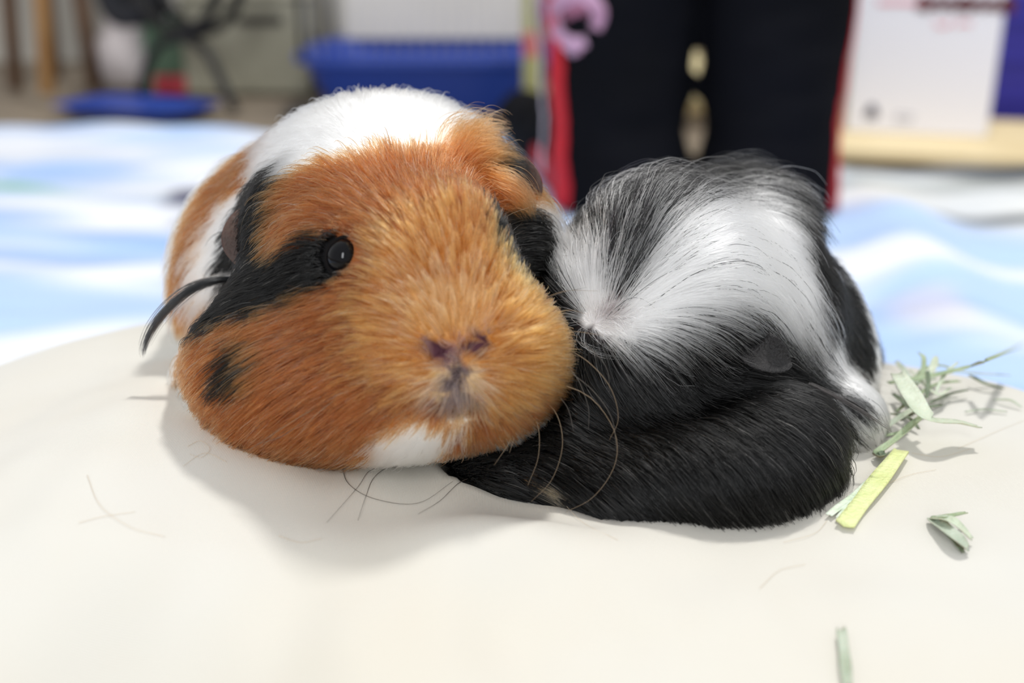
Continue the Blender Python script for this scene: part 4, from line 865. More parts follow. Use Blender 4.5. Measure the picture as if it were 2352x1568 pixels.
tag(o, 'bundled cream towel glimpsed between the kneeling legs', 'towel')
# lilac swirl printed on the thigh
a = np.linspace(-.4, 5.2, 46)
sw = np.stack([.024 * np.cos(a) * (1 + .06 * np.sin(5 * a)), 0 * a, .024 * np.sin(a)], 1) + np.array(at(1322, 48, 1.12))
tail = curve_pts([sw[40], sw[40] + [.0, 0, -.006], np.array(at(1318, 115, 1.12)), np.array(at(1330, 135, 1.12))], 14)
core_ = curve_pts([np.array(at(1300, 48, 1.12)), np.array(at(1330, 20, 1.12)), np.array(at(1350, 35, 1.12))], 14)
def print_band(name, path, w, mat):
    T = np.gradient(path, axis=0); T /= np.linalg.norm(T, axis=1, keepdims=True); V = []
    n = len(path)
    for i, p in enumerate(path):
        s = np.cross(T[i], [0, 1, 0]); s /= np.linalg.norm(s) + 1e-9; ww = w * (.55 + .45 * math.sin(math.pi * i / (n - 1)))
        for k in range(5): V.append(p + s * ww * (-.5 + k / 4))
    V = np.array(V)
    for _ in range(30):
        d = sdf_leg(V) - .002; V[:, 1] += np.clip(d, -.02, .02) * .8
    F = [(i * 5 + k, i * 5 + k + 1, (i + 1) * 5 + k + 1, (i + 1) * 5 + k) for i in range(n - 1) for k in range(4)]
    o = link(name, mesh_from(name, V, F), person, mat); md = o.modifiers.new('thick', 'SOLIDIFY'); md.thickness = .001; md.offset = 0
    return o
m_lilac = material('print_lilac', lin(196, 158, 186), .6, col2=lin(170, 126, 152), scale=40)
tag(print_band('swirl_print', sw, .020, m_lilac), 'lilac swirl printed on the thigh')
tag(print_band('swirl_print', tail, .018, m_lilac), 'tail of the lilac swirl')
tag(print_band('swirl_print', core_, .014, material('print_rose', lin(150, 92, 116), .6)), 'rose core of the lilac swirl')

# ------------------------------------------------------------------ hair
def principled_hair(name, rough=.26, radial=.4, coat=0.0):
    m = bpy.data.materials.new(name); m.use_nodes = True
    nt = m.node_tree; nt.nodes.clear()
    out = nt.nodes.new('ShaderNodeOutputMaterial')
    h = nt.nodes.new('ShaderNodeBsdfHairPrincipled'); h.model = 'CHIANG'; h.parametrization = 'COLOR'
    a = nt.nodes.new('ShaderNodeAttribute'); a.attribute_name = 'coat'
    nt.links.new(a.outputs['Color'], h.inputs['Color'])
    h.inputs['Roughness'].default_value = rough; h.inputs['Radial Roughness'].default_value = radial
    h.inputs['Random Roughness'].default_value = .2; h.inputs['IOR'].default_value = 1.37
    nt.links.new(h.outputs[0], out.inputs[0])
    return m

def hair_object(name, pts, rad, col, mat, parent):
    """pts (N, K, 3), rad (N, K), col (N, K, 3) -> one hair-curves object."""
    N, K = pts.shape[:2]
    hc = bpy.data.hair_curves.new(name)
    hc.add_curves([K] * N)
    hc.attributes['position'].data.foreach_set('vector', pts.astype(np.float32).ravel())
    r = hc.attributes.get('radius') or hc.attributes.new('radius', 'FLOAT', 'POINT')
    r.data.foreach_set('value', rad.astype(np.float32).ravel())
    a = hc.attributes.new('coat', 'FLOAT_COLOR', 'POINT')
    c4 = np.ones((N, K, 4), np.float32); c4[..., :3] = col
    a.data.foreach_set('color', c4.ravel())
    return link(name, hc, parent, mat)

def flow_at(P, G, fallback, sigma=.0085):
    """Blend of the guide hairs near each point: direction, length, lift."""
    gp, gd, gl = G[:, :3] / 1000, G[:, 3:6], G[:, 6:8]
    D = np.zeros((len(P), 3)); L = np.zeros((len(P), 2)); W = np.zeros(len(P))
    for s in range(0, len(P), 20000):
        p = P[s:s + 20000].astype(np.float32)
        d2 = ((p ** 2).sum(1)[:, None] + (gp ** 2).sum(1)[None] - 2 * p @ gp.T).astype(np.float32)
        w = np.exp(-np.maximum(d2, 0) / (2 * sigma ** 2)) + 1e-9
        D[s:s + 20000] = w @ gd; L[s:s + 20000] = w @ gl; W[s:s + 20000] = w.sum(1)
    k = .02
    D = D + fallback * k
    L = (L + np.array([10, .3]) * k) / (W + k)[:, None]
    return D / (np.linalg.norm(D, axis=1, keepdims=True) + 1e-9), L

def sample_roots(V, F, n, weight):
    T = np.vstack([F[:, [0, 1, 2]], F[:, [0, 2, 3]]])
    a, b, c = V[T[:, 0]], V[T[:, 1]], V[T[:, 2]]
    ar = np.linalg.norm(np.cross(b - a, c - a), axis=1) * .5 * weight((a + b + c) / 3)
    t = rng.choice(len(T), n, p=ar / ar.sum())
    u, v = rng.random(n), rng.random(n); sw = u + v > 1; u[sw] = 1 - u[sw]; v[sw] = 1 - v[sw]
    return a[t] + u[:, None] * (b[t] - a[t]) + v[:, None] * (c[t] - a[t])

def grow(f, roots, G, centre, K, len_jit=.28, clump=.72, cell=.0022, scale_len=None, extra=None, avoid=None):
    N = len(roots)
    away = roots - centre; away[:, 2] -= .02
    n0 = grad(f, roots)
    P = roots - n0 * .0004
    pts = np.zeros((N, K, 3)); pts[:, 0] = P
    D, L = flow_at(P, G, away / np.linalg.norm(away, axis=1, keepdims=True))
    length = L[:, 0] / 1000 * np.clip(rng.normal(1, len_jit, N), .35, 1.7)
    if scale_len is not None: length = length * scale_len
    lift = L[:, 1] + rng.normal(0, .07, N)
    side = rng.normal(0, .10, N)
    n = n0
    for k in range(1, K):
        t = (k - 1) / (K - 1)
        if k > 1 and (k % 2 == 0 or K < 7):
            n = grad(f, P)
            D, _ = flow_at(P, G, away / np.linalg.norm(away, axis=1, keepdims=True))
        tg = D - (D * n).sum(1)[:, None] * n
        tg /= np.linalg.norm(tg, axis=1, keepdims=True) + 1e-9
        tg = tg + side[:, None] * np.cross(n, tg)
        al = (lift * (1.9 - 2.2 * t))[:, None]
        d = tg * np.cos(al) + n * np.sin(al)
        d[:, 2] -= .10 * t
        d /= np.linalg.norm(d, axis=1, keepdims=True)
        P = P + d * (length / (K - 1))[:, None]
        h = f(P); low = .0005 + .0011 * min(1, k / 3) * (.4 + .6 * rng.random(N))
        P = P + n * np.clip(low - h, 0, .004)[:, None]
        if avoid is not None:
            h2 = avoid(P); m = h2 < .001
            if m.any(): P[m] += grad(avoid, P[m]) * (.001 - h2[m])[:, None]
        pts[:, k] = P
    # clumps: hairs from one small cell lean together towards their tips
    for cs, amt in ((cell, clump), (cell * .45, clump * .6)):
        q = roots + .35 * cs * np.stack([sines(roots, 260, 70 + i, 3) for i in range(3)], 1) * 1.6
        key = np.floor(q / cs).astype(np.int64); key = (key[:, 0] * 73856093) ^ (key[:, 1] * 19349663) ^ (key[:, 2] * 83492791)
        _, inv = np.unique(key, return_inverse=True)
        cntc = np.bincount(inv).astype(float)
        amt_c = (amt * rng.uniform(.35, 1.35, len(cntc)))[inv]
        for k in range(2, K):
            mean = np.stack([np.bincount(inv, pts[:, k, i]) / cntc for i in range(3)], 1)
            w = np.clip(amt_c * (k / (K - 1)) ** 1.3, 0, .92)[:, None]
            pts[:, k] = pts[:, k] * (1 - w) + mean[inv] * w
    fuzz = rng.normal(0, 1, (N, 3)) * .00018
    pts += fuzz[:, None] * (np.linspace(0, 1, K) ** 1.5)[None, :, None]
    return pts, length

def classify(P, ch, patches, jitter, default):
    Q = P + jitter * np.stack([sines(P, 230, 90 + i, 5) for i in range(3)], 1) + rng.normal(0, jitter * .45, P.shape)
    uv = chart(Q, ch)
    lab = np.array([default] * len(P), dtype='<U8')
    for name, poly in patches:
        lab[in_poly(uv, poly)] = name
    return lab

COAT = {'rust': lin(142, 82, 42), 'gold': lin(182, 124, 66), 'pale': lin(200, 154, 105), 'white': np.array([.985, .982, .975]), 'black': lin(5, 4, 6),
        'cream': lin(208, 178, 140), 'nose': lin(140, 108, 104), 'grey': lin(98, 86, 88), 'tan': lin(210, 164, 118), 'mix': lin(9, 8, 10)}

def coat_colours(lab, K, P):
    N = len(lab); col = np.zeros((N, 3))
    for k, c in COAT.items(): col[lab == k] = c
    v = np.exp(rng.normal(0, .20, N)) * np.exp(.22 * sines(P, 330, 123, 4))
    warm = np.isin(lab, ['rust', 'gold', 'pale', 'cream', 'tan'])
    v = np.where(warm, v, np.where(lab == 'white', np.clip(.97 + .10 * sines(P, 420, 55, 4) + rng.normal(0, .05, N), .72, 1.0), v))
    tick = warm & (rng.random(N) < .15)
    v = np.where(tick, v * .45, v)
    pale = warm & (rng.random(N) < .06)
    col[pale] = col[pale] * .4 + np.array([.9, .8, .62]) * .6
    flip = (lab == 'mix') & (sines(P, 420, 77, 5) + rng.normal(0, .35, N) > .05)
    col[flip] = COAT['white'] * .95
    dk = (lab == 'white') & (sines(P, 500, 31, 5) + rng.normal(0, .3, N) > 1.4)
    if P[:, 0].mean() > .03: col[dk] = COAT['black']
    stray = (lab == 'black') & (rng.random(N) < .02)
    col[stray] = lin(150, 140, 130)
    col = np.clip(col * v[:, None], .003, .985)
    t = np.linspace(0, 1, K)
    out = np.repeat(col[:, None], K, 1)
    g = np.where(warm, 1, 0)[:, None] * (.62 + .44 * t)[None] + (~warm)[:, None] * 1.0  # orange hairs: dark agouti roots, deepened by painted self-shadow between clumps
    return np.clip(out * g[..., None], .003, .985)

def tapered(N, K, r0, jit=.25, tip=.25):
    t = np.linspace(0, 1, K)
    prof = np.where(t < .15, .8 + .2 * t / .15, 1 - (1 - tip) * np.clip((t - .35) / .65, 0, 1) ** 1.4)
    return r0 * np.clip(rng.normal(1, jit, N), .5, 1.7)[:, None] * prof[None]

m_fur = principled_hair('fur_strands')
m_skin = attr_material('animal_skin', 'coat', .75, .2)
m_eye = material('eye_black', (.003, .003, .004), .03, spec=.18)
m_lid = material('eyelid_skin', lin(18, 15, 15), .8, spec=.1, bump=.2, bscale=1500)
m_ear = material('ear_skin_brown', lin(74, 56, 47), .6, col2=lin(58, 44, 38), scale=140, bump=.3, bscale=900, sss=.15)
m_ear_black = material('ear_skin_grey', lin(40, 38, 38), .6, col2=lin(28, 27, 28), scale=160, bump=.6, bscale=1400)
m_whisk = material('whisker_pale', lin(128, 110, 88), .45)
m_whisk_grey = material('whisker_grey', lin(84, 78, 72), .4)

def animal(name, f, lo, hi, label, base):
    root = empty(name, base, label, 'guinea pig')
    V, F = surface_nets(f, lo, hi, .0022)
    return root, V, F

def ear(name, ctrl, width, mat, parent, thick=.0008, cup=.25, facing=None):
    """Leaf-shaped flap: centre line ctrl, width profile, cupped about its own line."""
    c = curve_pts(ctrl, 14); n = len(c); m = 11
    T = np.gradient(c, axis=0); T /= np.linalg.norm(T, axis=1, keepdims=True)
    fz = np.array(facing, float); V = []
    for i in range(n):
        t = i / (n - 1)
        u = np.cross(T[i], fz); u /= np.linalg.norm(u); w = np.cross(u, T[i])
        half = width * (max(0, math.sin(math.pi * min(1, .12 + .88 * t ** .9))) ** .55) * (1 if t < .6 else 1 - .25 * ((t - .6) / .4) ** 2) + .0002
        for k in range(m):
            s = -1 + 2 * k / (m - 1)
            ripple = .06 * width * math.sin(7 * t + 2.2 * s)
            V.append(c[i] + u * half * s + w * (cup * half * s * s + ripple))
    F = [(i * m + k, i * m + k + 1, (i + 1) * m + k + 1, (i + 1) * m + k) for i in range(n - 1) for k in range(m - 1)]
    o = link(name, mesh_from(name, V, F), parent, mat)
    md = o.modifiers.new('thick', 'SOLIDIFY'); md.thickness = thick; md.offset = 0
    md = o.modifiers.new('round', 'SUBSURF'); md.levels = 1; md.render_levels = 2
    return o

def ball(name, centre, r, mat, parent, squash=(1, 1, 1)):
    bm = bmesh.new(); bmesh.ops.create_uvsphere(bm, u_segments=32, v_segments=20, radius=r)
    for v in bm.verts: v.co = Vector((v.co.x * squash[0], v.co.y * squash[1], v.co.z * squash[2])) + Vector(centre)
    me = bpy.data.meshes.new(name); bm.to_mesh(me); bm.free()
    me.polygons.foreach_set('use_smooth', np.ones(len(me.polygons), bool))
    return link(name, me, parent, mat)

DEBUG_DENS = 1.0
# ------------------------------------------------------------------ calico guinea pig
def calico():
    root, V, F = animal('guinea_pig', sdf_a, (-.105, .17, .12), (.03, .44, .33),
                        'orange, white and black guinea pig facing the camera, chin resting on the black one', (-.05, .29, .172))
    lab = classify(V, A_CH, A_PATCHES, .0004, 'white')
    lab = np.where(V[:, 1] > .350, 'rust', lab)
    col = np.array([COAT[l] for l in lab]) * .8
    for q in A_NOSTRIL: col[prim(V, q) < .0005] = lin(74, 42, 52)
    for q in A_MOUTH: col[prim(V, q) < .0008] = lin(90, 62, 62)
    link('body', mesh_from('body', V, F, cols=col), root, m_skin)
    # eye
    ec = at(787, 588, .2560); er = .0041
    k = .256
    for _ in range(30):
        ec = at(794, 591, k); k += .6 * (sdf_a(ec[None])[0] + er * .50)
    hitd = at(787, 588, .2566)
    eye = ball('eye', ec, er, m_eye, root); tag(eye, 'glossy black eye')
    out = grad(sdf_a, ec[None])[0]
    toward = CAM - ec; toward /= np.linalg.norm(toward)
    ax = toward * .45 + out * .8; ax /= np.linalg.norm(ax)
    u = np.cross(ax, [0, 0, 1.0]); u /= np.linalg.norm(u); w = np.cross(u, ax)
    ring = [ec + ax * er * .26 + (math.cos(a) * u * .98 + math.sin(a) * w * 1.06) * er * .97 for a in np.linspace(0, 2 * math.pi, 36, endpoint=False)]
    link('eyelid', tube('eyelid', ring, .0005, 8, True), root, m_lid)
    nose_c = at(1045, 815, .232)
    centre = nose_c
    def weight(Pm):
        dcam = np.linalg.norm(Pm - CAM, axis=1)
        n = grad(sdf_a, Pm); face = ((CAM - Pm) * n).sum(1) / dcam
        return np.where(face > -.25, 1.0, .12) * np.where(dcam < .315, 1.0, .55) * np.where(Pm[:, 2] < .165, .3, 1)
    N = int(130000 * DEBUG_DENS); K = 7
    R = sample_roots(V, F, N, weight)
    R -= sdf_a(R)[:, None] * grad(sdf_a, R)
    keep = np.linalg.norm(R - ec, axis=1) > er * 1.16
    for q in A_NOSTRIL: keep &= prim(R, q) > .0007
    R = R[keep]; N = len(R)
    lab = classify(R, A_CH, A_PATCHES, .0015, 'white')
    lab = np.where((R[:, 1] + .006 * sines(R, 60, 17) > .350), 'rust', lab)
    wide = classify(R, A_CH, A_PATCHES, .0042, 'white'); warm = ['rust', 'gold', 'pale']
    lab = np.where(np.isin(lab, warm) & np.isin(wide, warm), wide, lab)
    deye = np.linalg.norm(R - ec, axis=1)
    sl = np.clip((deye - er) / .006, .25, 1)
    dn = np.linalg.norm(R - nose_c, axis=1)
    sl *= np.where(lab == 'nose', .22, 1) * np.where(lab == 'grey', .6, 1)
    pts, length = grow(sdf_a, R, np.array(A_GUIDES), centre, K, scale_len=sl)
    rel = pts - ec; alg = rel @ ax; latd = np.linalg.norm(rel - alg[..., None] * ax, axis=2)
    bad = (np.linalg.norm(rel, axis=2) < er * 1.02).any(1) | ((alg > 0) & (latd < er * .9)).any(1)
    pts, lab, R = pts[~bad], lab[~bad], R[~bad]
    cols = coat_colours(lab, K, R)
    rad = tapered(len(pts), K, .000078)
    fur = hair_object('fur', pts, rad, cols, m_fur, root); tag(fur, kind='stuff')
    return root, ec, V, F
calico_root, A_EYE, A_V, A_F = calico()
# ears of the calico
e = ear('ear', [at(655, 455, .2875), at(610, 505, .282), at(565, 560, .279), at(548, 612, .279)], .0075, m_ear, calico_root, cup=.35, facing=(-.45, -.75, .25))
e2 = ear('ear', [at(1105, 395, .2950), at(1150, 405, .291), at(1195, 440, .288), at(1212, 492, .287)], .0070, m_ear, calico_root, cup=.35, facing=(.35, -.8, .3))

# ------------------------------------------------------------------ black and white guinea pig
def crested():
    root, V, F = animal('guinea_pig', sdf_b, (-.03, .18, .11), (.14, .46, .30),
                        'black and white crested guinea pig with a white whorl on its forehead', (.07, .29, .172))
    lab = classify(V, B_CH, B_PATCHES, .0004, 'black')
    col = np.array([COAT[l] for l in lab]) * .8
    whorl = at(1408, 718, .2655)
    near = np.exp(-((V - whorl) ** 2).sum(1) / (2 * .004 ** 2))[:, None]
    col = col * (1 - near) + lin(112, 100, 100) * near            # grey skin where the whorl parts
    link('body', mesh_from('body', V, F, cols=col), root, m_skin)
    def weight(Pm):
        dcam = np.linalg.norm(Pm - CAM, axis=1)
        n = grad(sdf_b, Pm); face = ((CAM - Pm) * n).sum(1) / dcam
        w = np.where(face > -.25, 1.0, .12) * np.where(dcam < .315, 1.0, .6) * np.where(Pm[:, 2] < .15, .3, 1)
        return w * (1 - .6 * np.exp(-((Pm - whorl) ** 2).sum(1) / (2 * .003 ** 2)))
    N = int(125000 * DEBUG_DENS); K = 10
    R = sample_roots(V, F, N, weight)
    R -= sdf_b(R)[:, None] * grad(sdf_b, R)
    R = R[sdf_a(R) > .002]
    lab = classify(R, B_CH, B_PATCHES, .0012, 'black')
    pts, length = grow(sdf_b, R, np.array(B_GUIDES), whorl, K, clump=.7, cell=.0030, avoid=sdf_a)
    cols = coat_colours(lab, K, R)
    rad = tapered(len(pts), K, .000068)
    fur = hair_object('fur', pts, rad, cols, m_fur, root); tag(fur, kind='stuff')
    return root
crested_root = crested()
ear('ear', [at(1712, 792, .2730), at(1742, 806, .2665), at(1780, 821, .2650), at(1818, 838, .2675)], .0046, m_ear_black, crested_root, cup=.3, facing=(.1, -.85, .5))

# ------------------------------------------------------------------ whiskers, loose lock, shed hairs
def from_px(pl, n=22):
    return curve_pts([at(*p) for p in pl], n)
WH = [[(1235, 694, .252), (1290, 672, .250), (1347, 660, .250)], [(1240, 688, .252), (1300, 668, .250), (1372, 668, .250)],
      [(1268, 756, .252), (1330, 762, .249), (1385, 770, .248)], [(1275, 768, .252), (1340, 790, .248), (1392, 842, .247), (1400, 900, .247)],
      [(1282, 790, .251), (1350, 830, .247), (1402, 890, .246), (1420, 960, .246), (1400, 1010, .247)],
      [(1240, 868, .250), (1345, 905, .246), (1402, 970, .245), (1418, 1032, .245), (1402, 1090, .246), (1358, 1145, .246), (1298, 1176, .247)],
      [(1286, 838, .250), (1360, 895, .246), (1405, 960, .245), (1416, 1030, .2445)], [(1222, 905, .250), (1275, 945, .247), (1292, 1020, .246), (1268, 1100, .246), (1220, 1152, .247)],
      [(1210, 925, .250), (1236, 980, .247), (1236, 1050, .247), (1212, 1115, .247)], [(1250, 880, .250), (1300, 930, .247), (1318, 990, .246)],
      [(1180, 960, .249), (1172, 1010, .247), (1135, 1068, .247)], [(1190, 950, .249), (1182, 1000, .247), (1170, 1040, .247)],
      [(1262, 812, .251), (1320, 860, .247), (1350, 930, .246), (1352, 985, .246)], [(1276, 720, .253), (1310, 712, .250), (1350, 722, .249)],
      [(745, 925, .247), (660, 975, .243), (560, 1042, .242)], [(720, 950, .248), (650, 1000, .245), (590, 1020, .245)], [(800, 900, .246), (740, 940, .242), (690, 990, .241)],
      [(1110, 560, .270), (1160, 500, .268), (1215, 476, .268)], [(1105, 500, .272), (1170, 560, .268), (1195, 640, .267)]]
for i, w in enumerate(WH):
    link('whisker', tube('whisker', from_px(w), .00008, 5, r_end=.00003), calico_root, m_whisk if i % 3 else m_whisk_grey)

def lock(name, ctrl, n, spread, col, r, parent, K=14, label=None):
    c = curve_pts([at(*p) for p in ctrl], K)
    t = np.linspace(0, 1, K)
    off = rng.normal(0, 1, (n, 3)); pts = np.zeros((n, K, 3))
    prof = spread * (np.sin(math.pi * np.clip(t * .8 + .12, 0, 1)) ** .8)
    end = rng.uniform(.7, 1.0, n)
    for i in range(n):
        ti = t * end[i]
        base = np.stack([np.interp(ti, t, c[:, k]) for k in range(3)], 1)
        pts[i] = base + off[i] * np.interp(ti, t, prof)[:, None]
    cc = np.repeat(np.clip(col * np.exp(rng.normal(0, .3, (n, 1))), .003, .9)[:, None], K, 1)
    o = hair_object(name, pts, tapered(n, K, r), cc, m_fur, parent); tag(o, label, kind='stuff')
    return o
lock('loose_lock', [(545, 640, .290), (470, 650, .286), (410, 685, .284), (360, 740, .284), (334, 790, .285), (328, 822, .286)], 110, .0007, lin(30, 31, 32), .00006, calico_root, label='dark lock of hair curling out behind the ear')
lock('loose_lock', [(560, 625, .292), (500, 640, .289), (440, 668, .287), (395, 720, .286), (382, 790, .287)], 40, .0007, lin(205, 200, 190), .00005, calico_root, label='thin pale lock curling out behind the ear')
lock('loose_lock', [(1860, 880, .272), (1930, 915, .268), (1990, 950, .266), (2052, 992, .266)], 26, .00045, lin(28, 26, 26), .00006, crested_root, K=10, label='dark strands trailing off the cheek')

RUSTC, BLK = COAT['rust'] * 1.05, COAT['black']
for ctrl, n, sp, c, nm in (
    ([(1060, 455, .2830), (1110, 415, .2785), (1165, 428, .2765), (1205, 466, .2765), (1222, 500, .2775)], 420, .0021, RUSTC, 'orange fringe over the ear'),
    ([(1080, 500, .2800), (1120, 468, .2765), (1170, 478, .2755), (1205, 515, .2765)], 160, .0016, RUSTC, 'orange fringe over the ear'),
    ([(1030, 430, .2830), (1050, 350, .2840), (1095, 300, .2860), (1165, 292, .2870)], 420, .0030, RUSTC * 1.1, 'orange tuft above the ear'),
    ([(1045, 450, .2820), (1075, 380, .2810), (1130, 345, .2820), (1200, 365, .2830)], 420, .0026, RUSTC, 'orange tuft above the ear'),
    ([(1100, 365, .2910), (1150, 352, .2870), (1190, 372, .2850), (1222, 408, .2850)], 110, .0015, BLK, 'black fringe over the ear'),
    ([(1110, 395, .2880), (1160, 385, .2840), (1200, 408, .2830), (1226, 440, .2835)], 60, .0011, BLK, 'black fringe over the ear'),
    ([(700, 392, .2830), (640, 412, .2790), (590, 460, .2770), (552, 535, .2770)], 260, .0018, BLK, 'black fringe over the ear'),
    ([(730, 425, .2770), (665, 450, .2730), (612, 505, .2720), (570, 575, .2735)], 260, .0022, RUSTC * .9, 'orange strands over the ear')):
    lock('ear_fringe', ctrl, n, sp, c, .00006, calico_root, K=10, label=nm)

def on_cushion(px, py, lift=0.0):
    z = CU_H
    for _ in range(12):
        p = on_z(px, py, z)
        zc, _r = cushion_top(np.array([p[0]]), np.array([p[1]]), False); z = .5 * z + .5 * (float(zc[0]) + lift)
    return on_z(px, py, z)

SHED = [[(905, 1062), (860, 1095), (840, 1140), (822, 1195)], [(900, 1066), (850, 1080), (820, 1120), (750, 1200)], [(785, 1065), (800, 1110), (860, 1145), (960, 1155), (1040, 1105)],
        [(1120, 1090), (1060, 1105), (1010, 1150), (960, 1180)], [(180, 1200), (240, 1185), (310, 1175)], [(200, 1090), (230, 1160), (300, 1210), (380, 1232)], [(430, 1025), (460, 1012), (482, 1030), (462, 1050), (436, 1042)],
        [(2095, 1040), (2160, 1048), (2230, 1030)], [(2200, 1030), (2290, 990), (2352, 965)], [(2040, 1110), (2090, 1090), (2150, 1078)], [(1745, 1350), (1790, 1310), (1850, 1295)], [(1900, 1195), (1870, 1225), (1800, 1245)],
        [(1290, 1150), (1340, 1200), (1420, 1240)], [(640, 1230), (690, 1245), (740, 1236)], [(520, 1060), (470, 1040), (420, 1070)]]
SHED_LABEL = ['straight dark shed hair under the white chin, nearest the black muzzle', 'long dark shed hair crossing the straight one under the white chin', 'wide looping shed hair on the cushion under the orange chin',
              'short dark shed hair on the cushion below the black muzzle', 'upper of two fine tan hairs crossing at left on the cushion', 'long curved tan hair crossing a shorter one at left', 'tight dark loop of shed hair beside the shadow of the cheek',
              'fine tan hair on the cushion just right of the lime strip', 'fine tan hair by the right edge under the hay heap', 'short tan hair on the cushion right of the lime strip, lower one', 'lone tan hair on the open cushion at lower right',
              'tan hair on the cushion left of the lime strip', 'tan hair trailing from under the black chin', 'short flat tan hair in front of the cast shadow', 'tan hair on the cushion under the left cheek']
m_shed = material('shed_dark', lin(70, 62, 54), .5); m_shed_pale = material('shed_tan', lin(206, 188, 162), .5)
for i, s in enumerate(SHED):
    o = link('shed_hair', tube('shed_hair', curve_pts([on_cushion(x, y, .0003) for x, y in s], 24), .00004 if i > 3 else .00008, 5, r_end=.00003), None, m_shed if i in (0, 1, 2, 3) else m_shed_pale)
    tag(o, SHED_LABEL[i], 'hair', 'shed hairs on the cushion')

# ------------------------------------------------------------------ hay
HAYC = {'pale': (lin(204, 210, 190), lin(182, 192, 168)), 'green': (lin(164, 178, 146), lin(134, 152, 118)), 'dark': (lin(112, 128, 104), lin(84, 102, 80)),
        'lime': (lin(220, 224, 166), lin(210, 217, 148)), 'white': (lin(226, 232, 214), lin(196, 212, 180)), 'grey': (lin(186, 194, 178), lin(156, 168, 146))}
HAYM = {k: material('hay_' + k, a, .6, col2=b, scale=160, bump=.4, bscale=900, sss=.1) for k, (a, b) in HAYC.items()}

def hay_mesh(name, ctrl, width, curl=.3, taper=(.7, .8), twist=0.0):
    c = curve_pts(ctrl, 18); n = len(c); T = np.gradient(c, axis=0); T /= np.linalg.norm(T, axis=1, keepdims=True); V = []; m = 5
    for i in range(n):
        t = i / (n - 1)
        s = np.cross(T[i], [0, 0, 1]); s /= np.linalg.norm(s) + 1e-9; u = np.cross(s, T[i])
        a = twist * (t - .5); s, u = s * math.cos(a) + u * math.sin(a), u * math.cos(a) - s * math.sin(a)
        w = width * .5 * min(1, taper[0] + (1 - taper[0]) * t / .2, taper[1] + (1 - taper[1]) * (1 - t) / .2) * (1 + .08 * math.sin(9 * t + width * 4000))
        jag = rng.normal(0, .0003, m) if i in (0, n - 1) else np.zeros(m)
        for k in range(m):
            q = -1 + 2 * k / (m - 1)
            V.append(c[i] + s * w * q + u * (curl * w * q * q) + T[i] * jag[k])
    F = [(i * m + k, i * m + k + 1, (i + 1) * m + k + 1, (i + 1) * m + k) for i in range(n - 1) for k in range(m - 1)]
    return mesh_from(name, V, F)

def hay(pl, width, mat, label, curl=.3, taper=(.7, .8), twist=0.0, thick=.00022, name='hay_straw'):
    o = link(name, hay_mesh(name, [on_cushion(x, y, l / 1000 + .0004) for x, y, l in pl], width / (1000 if width > 3 else 1250), curl, taper, twist), None, HAYM[mat])
    md = o.modifiers.new('thick', 'SOLIDIFY'); md.thickness = thick; md.offset = 0
    tag(o, label, 'hay', 'hay scraps on the cushion'); return o
hay([(2062, 858, 12), (2092, 905, 11), (2120, 950, 9), (2150, 968, 8), (2200, 972, 6), (2247, 982, 5)], 4.6, 'pale', 'broad pale hay blade bent over the top of the hay heap', .25, (.8, .6), .6)
hay([(2040, 880, 5), (2130, 866, 7), (2230, 842, 9), (2300, 815, 11), (2356, 790, 13)], 2.3, 'green', 'long hay blade reaching past the right edge of the frame', .4, (.5, .8), .8)
hay([(1985, 1016, 1), (2040, 980, 2), (2095, 944, 4)], 2.0, 'pale', 'pale round hay stalk pointing at the black cheek', 1.0, (.9, .9))
hay([(2012, 1046, .6), (2060, 1010, 2), (2118, 960, 5)], 2.2, 'green', 'green hay stalk with a curled cut end beside the lime piece', 1.1, (1, .8))
hay([(2010, 1046, .6), (2022, 1050, 1.6), (2036, 1042, .8)], 2.4, 'dark', 'small dark curled scrap at the cut end of the green stalk', 1.0, (.7, .7))
hay([(2128, 915, 3), (2132, 880, 6), (2130, 850, 9)], 1.4, 'dark', 'short dark stem standing upright in the hay heap', .5)
hay([(2226, 862, 3), (2262, 882, 2), (2302, 893, 1)], 1.9, 'dark', 'short dark green scrap right of the hay heap', .5, (.5, .5))
hay([(2190, 852, 5), (2250, 858, 4), (2318, 862, 3)], 1.0, 'grey', 'thin grey straw above the short dark scrap', .4)
hay([(2135, 925, 2), (2180, 906, 2), (2222, 896, 2)], 1.1, 'dark', 'thin dark straw under the end of the broad blade', .4)
hay([(2085, 900, 3), (2115, 868, 6), (2122, 826, 8), (2112, 812, 9)], 1.8, 'green', 'curved green blade rising at the back of the heap', .5, (.6, .5))
hay([(2120, 870, 5), (2142, 846, 7), (2150, 818, 8)], 2.6, 'pale', 'short wide pale blade at the back of the heap', .4, (.7, .6))
hay([(2060, 945, 1), (2100, 915, 3), (2150, 884, 4), (2205, 876, 4)], 1.6, 'green', 'green stem crossing low through the heap', .6)
hay([(2050, 905, 2), (2080, 930, 3), (2112, 955, 2)], 2.0, 'dark', 'dark scrap deep in the hay heap', .6, (.6, .6))
hay([(2045, 950, 1), (2085, 960, 2), (2110, 985, 1)], 1.5, 'dark', 'dark scrap below the crossing stems', .6, (.5, .5))
hay([(2052, 870, 3), (2095, 880, 5), (2150, 870, 5)], 1.4, 'grey', 'grey straw behind the broad pale blade', .4)
hay([(2090, 850, 4), (2150, 905, 4), (2185, 890, 3)], 1.2, 'pale', 'thin pale straw bent in the middle of the heap', .4)
hay([(2285, 918, .6), (2320, 920, 1.5), (2345, 934, .6)], 1.3, 'grey', 'tiny bent grey straw near the right edge', .5, (.5, .5))
hay([(2070, 1036, 1.2), (2005, 1120, 1), (1940, 1205, .8)], 4.2, 'lime', 'flat lime green hay strip lying alone on the cushion', .12, (.95, .95), .1, .0005)
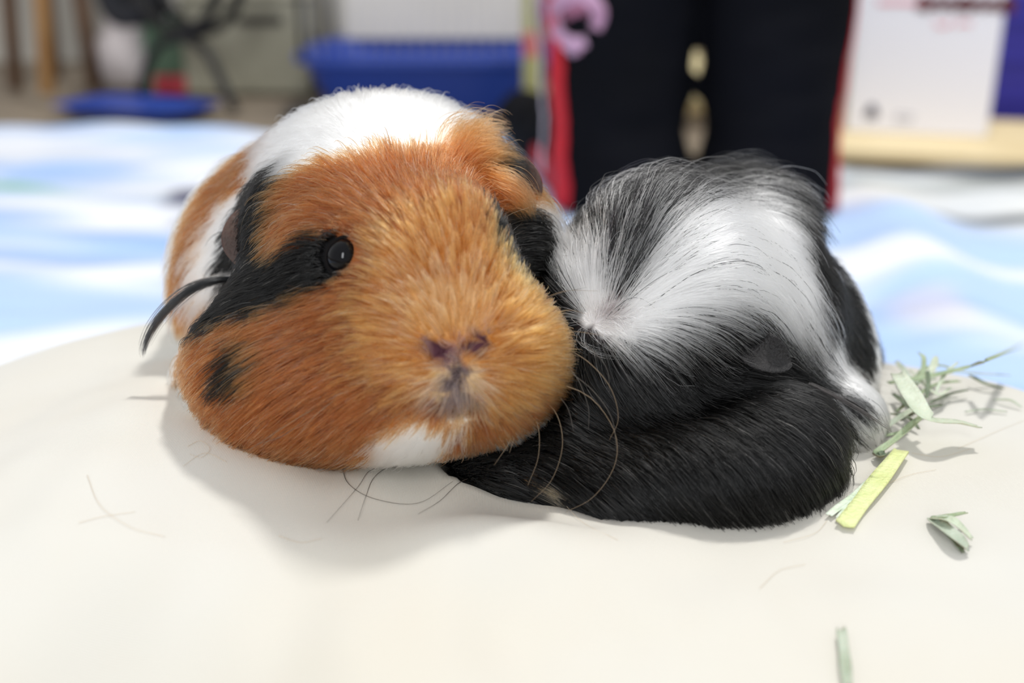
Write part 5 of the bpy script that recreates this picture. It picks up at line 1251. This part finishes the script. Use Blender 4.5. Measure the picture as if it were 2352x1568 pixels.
hay([(2012, 1092, .6), (1960, 1140, .8), (1905, 1182, .6)], 2.2, 'white', 'whitish split strip along the lime strip, outer half', .25, (.3, .9))
hay([(2015, 1100, .6), (1970, 1145, .7), (1925, 1192, .6)], 2.0, 'white', 'whitish split strip along the lime strip, inner half', .25, (.3, .9))
hay([(1932, 1445, .8), (1938, 1500, .8), (1946, 1575, .6)], 2.4, 'grey', 'grey green hay scrap lowest on the cushion', .6, (.8, .9))
hay([(2060, 830, 4), (2088, 870, 6), (2098, 915, 4)], 2.2, 'grey', 'short grey green blade leaning at the left of the heap', .4, (.6, .6), .5)
hay([(2150, 900, 4), (2170, 860, 7), (2200, 832, 8)], 1.2, 'pale', 'thin pale straw rising to the right of the heap', .4)
hay([(2070, 965, .8), (2120, 940, 2), (2165, 930, 1)], 1.3, 'dark', 'dark straw lying flat under the broad blade', .5)
hay([(2000, 1000, .6), (2040, 1000, 1), (2088, 985, .8)], 1.1, 'green', 'thin green straw between the two stalks by the black cheek', .5)
hay([(2220, 945, .5), (2260, 940, .6), (2310, 945, .5)], .8, 'grey', 'hair thin grey straw on the open cushion right of the heap', .3)
hay([(2100, 880, 5), (2120, 850, 6), (2160, 840, 6), (2190, 850, 5)], 1.5, 'green', 'arched green straw at the back of the heap', .5)
g = on_cushion(2140, 1192)
tf = empty('hay_tuft', g, 'small hay tuft split into fingers, below the heap', 'hay', 'hay scraps on the cushion')
for pl, w, mt in (([(2138, 1190, .6), (2180, 1225, 2), (2222, 1262, .8)], 3.4, 'grey'), ([(2138, 1190, .8), (2185, 1198, 3), (2232, 1240, 1)], 2.4, 'pale'), ([(2138, 1190, .8), (2180, 1186, 3), (2220, 1178, 3)], 1.3, 'green'), ([(2140, 1191, .6), (2190, 1240, .8), (2210, 1268, .4)], 1.6, 'dark')):
    o = link('blade', hay_mesh('blade', [on_cushion(x, y, l / 1000 + .0004) for x, y, l in pl], w / 1000, .5, (.5, .6), .4), tf, HAYM[mt])
    md = o.modifiers.new('thick', 'SOLIDIFY'); md.thickness = .0002; md.offset = 0
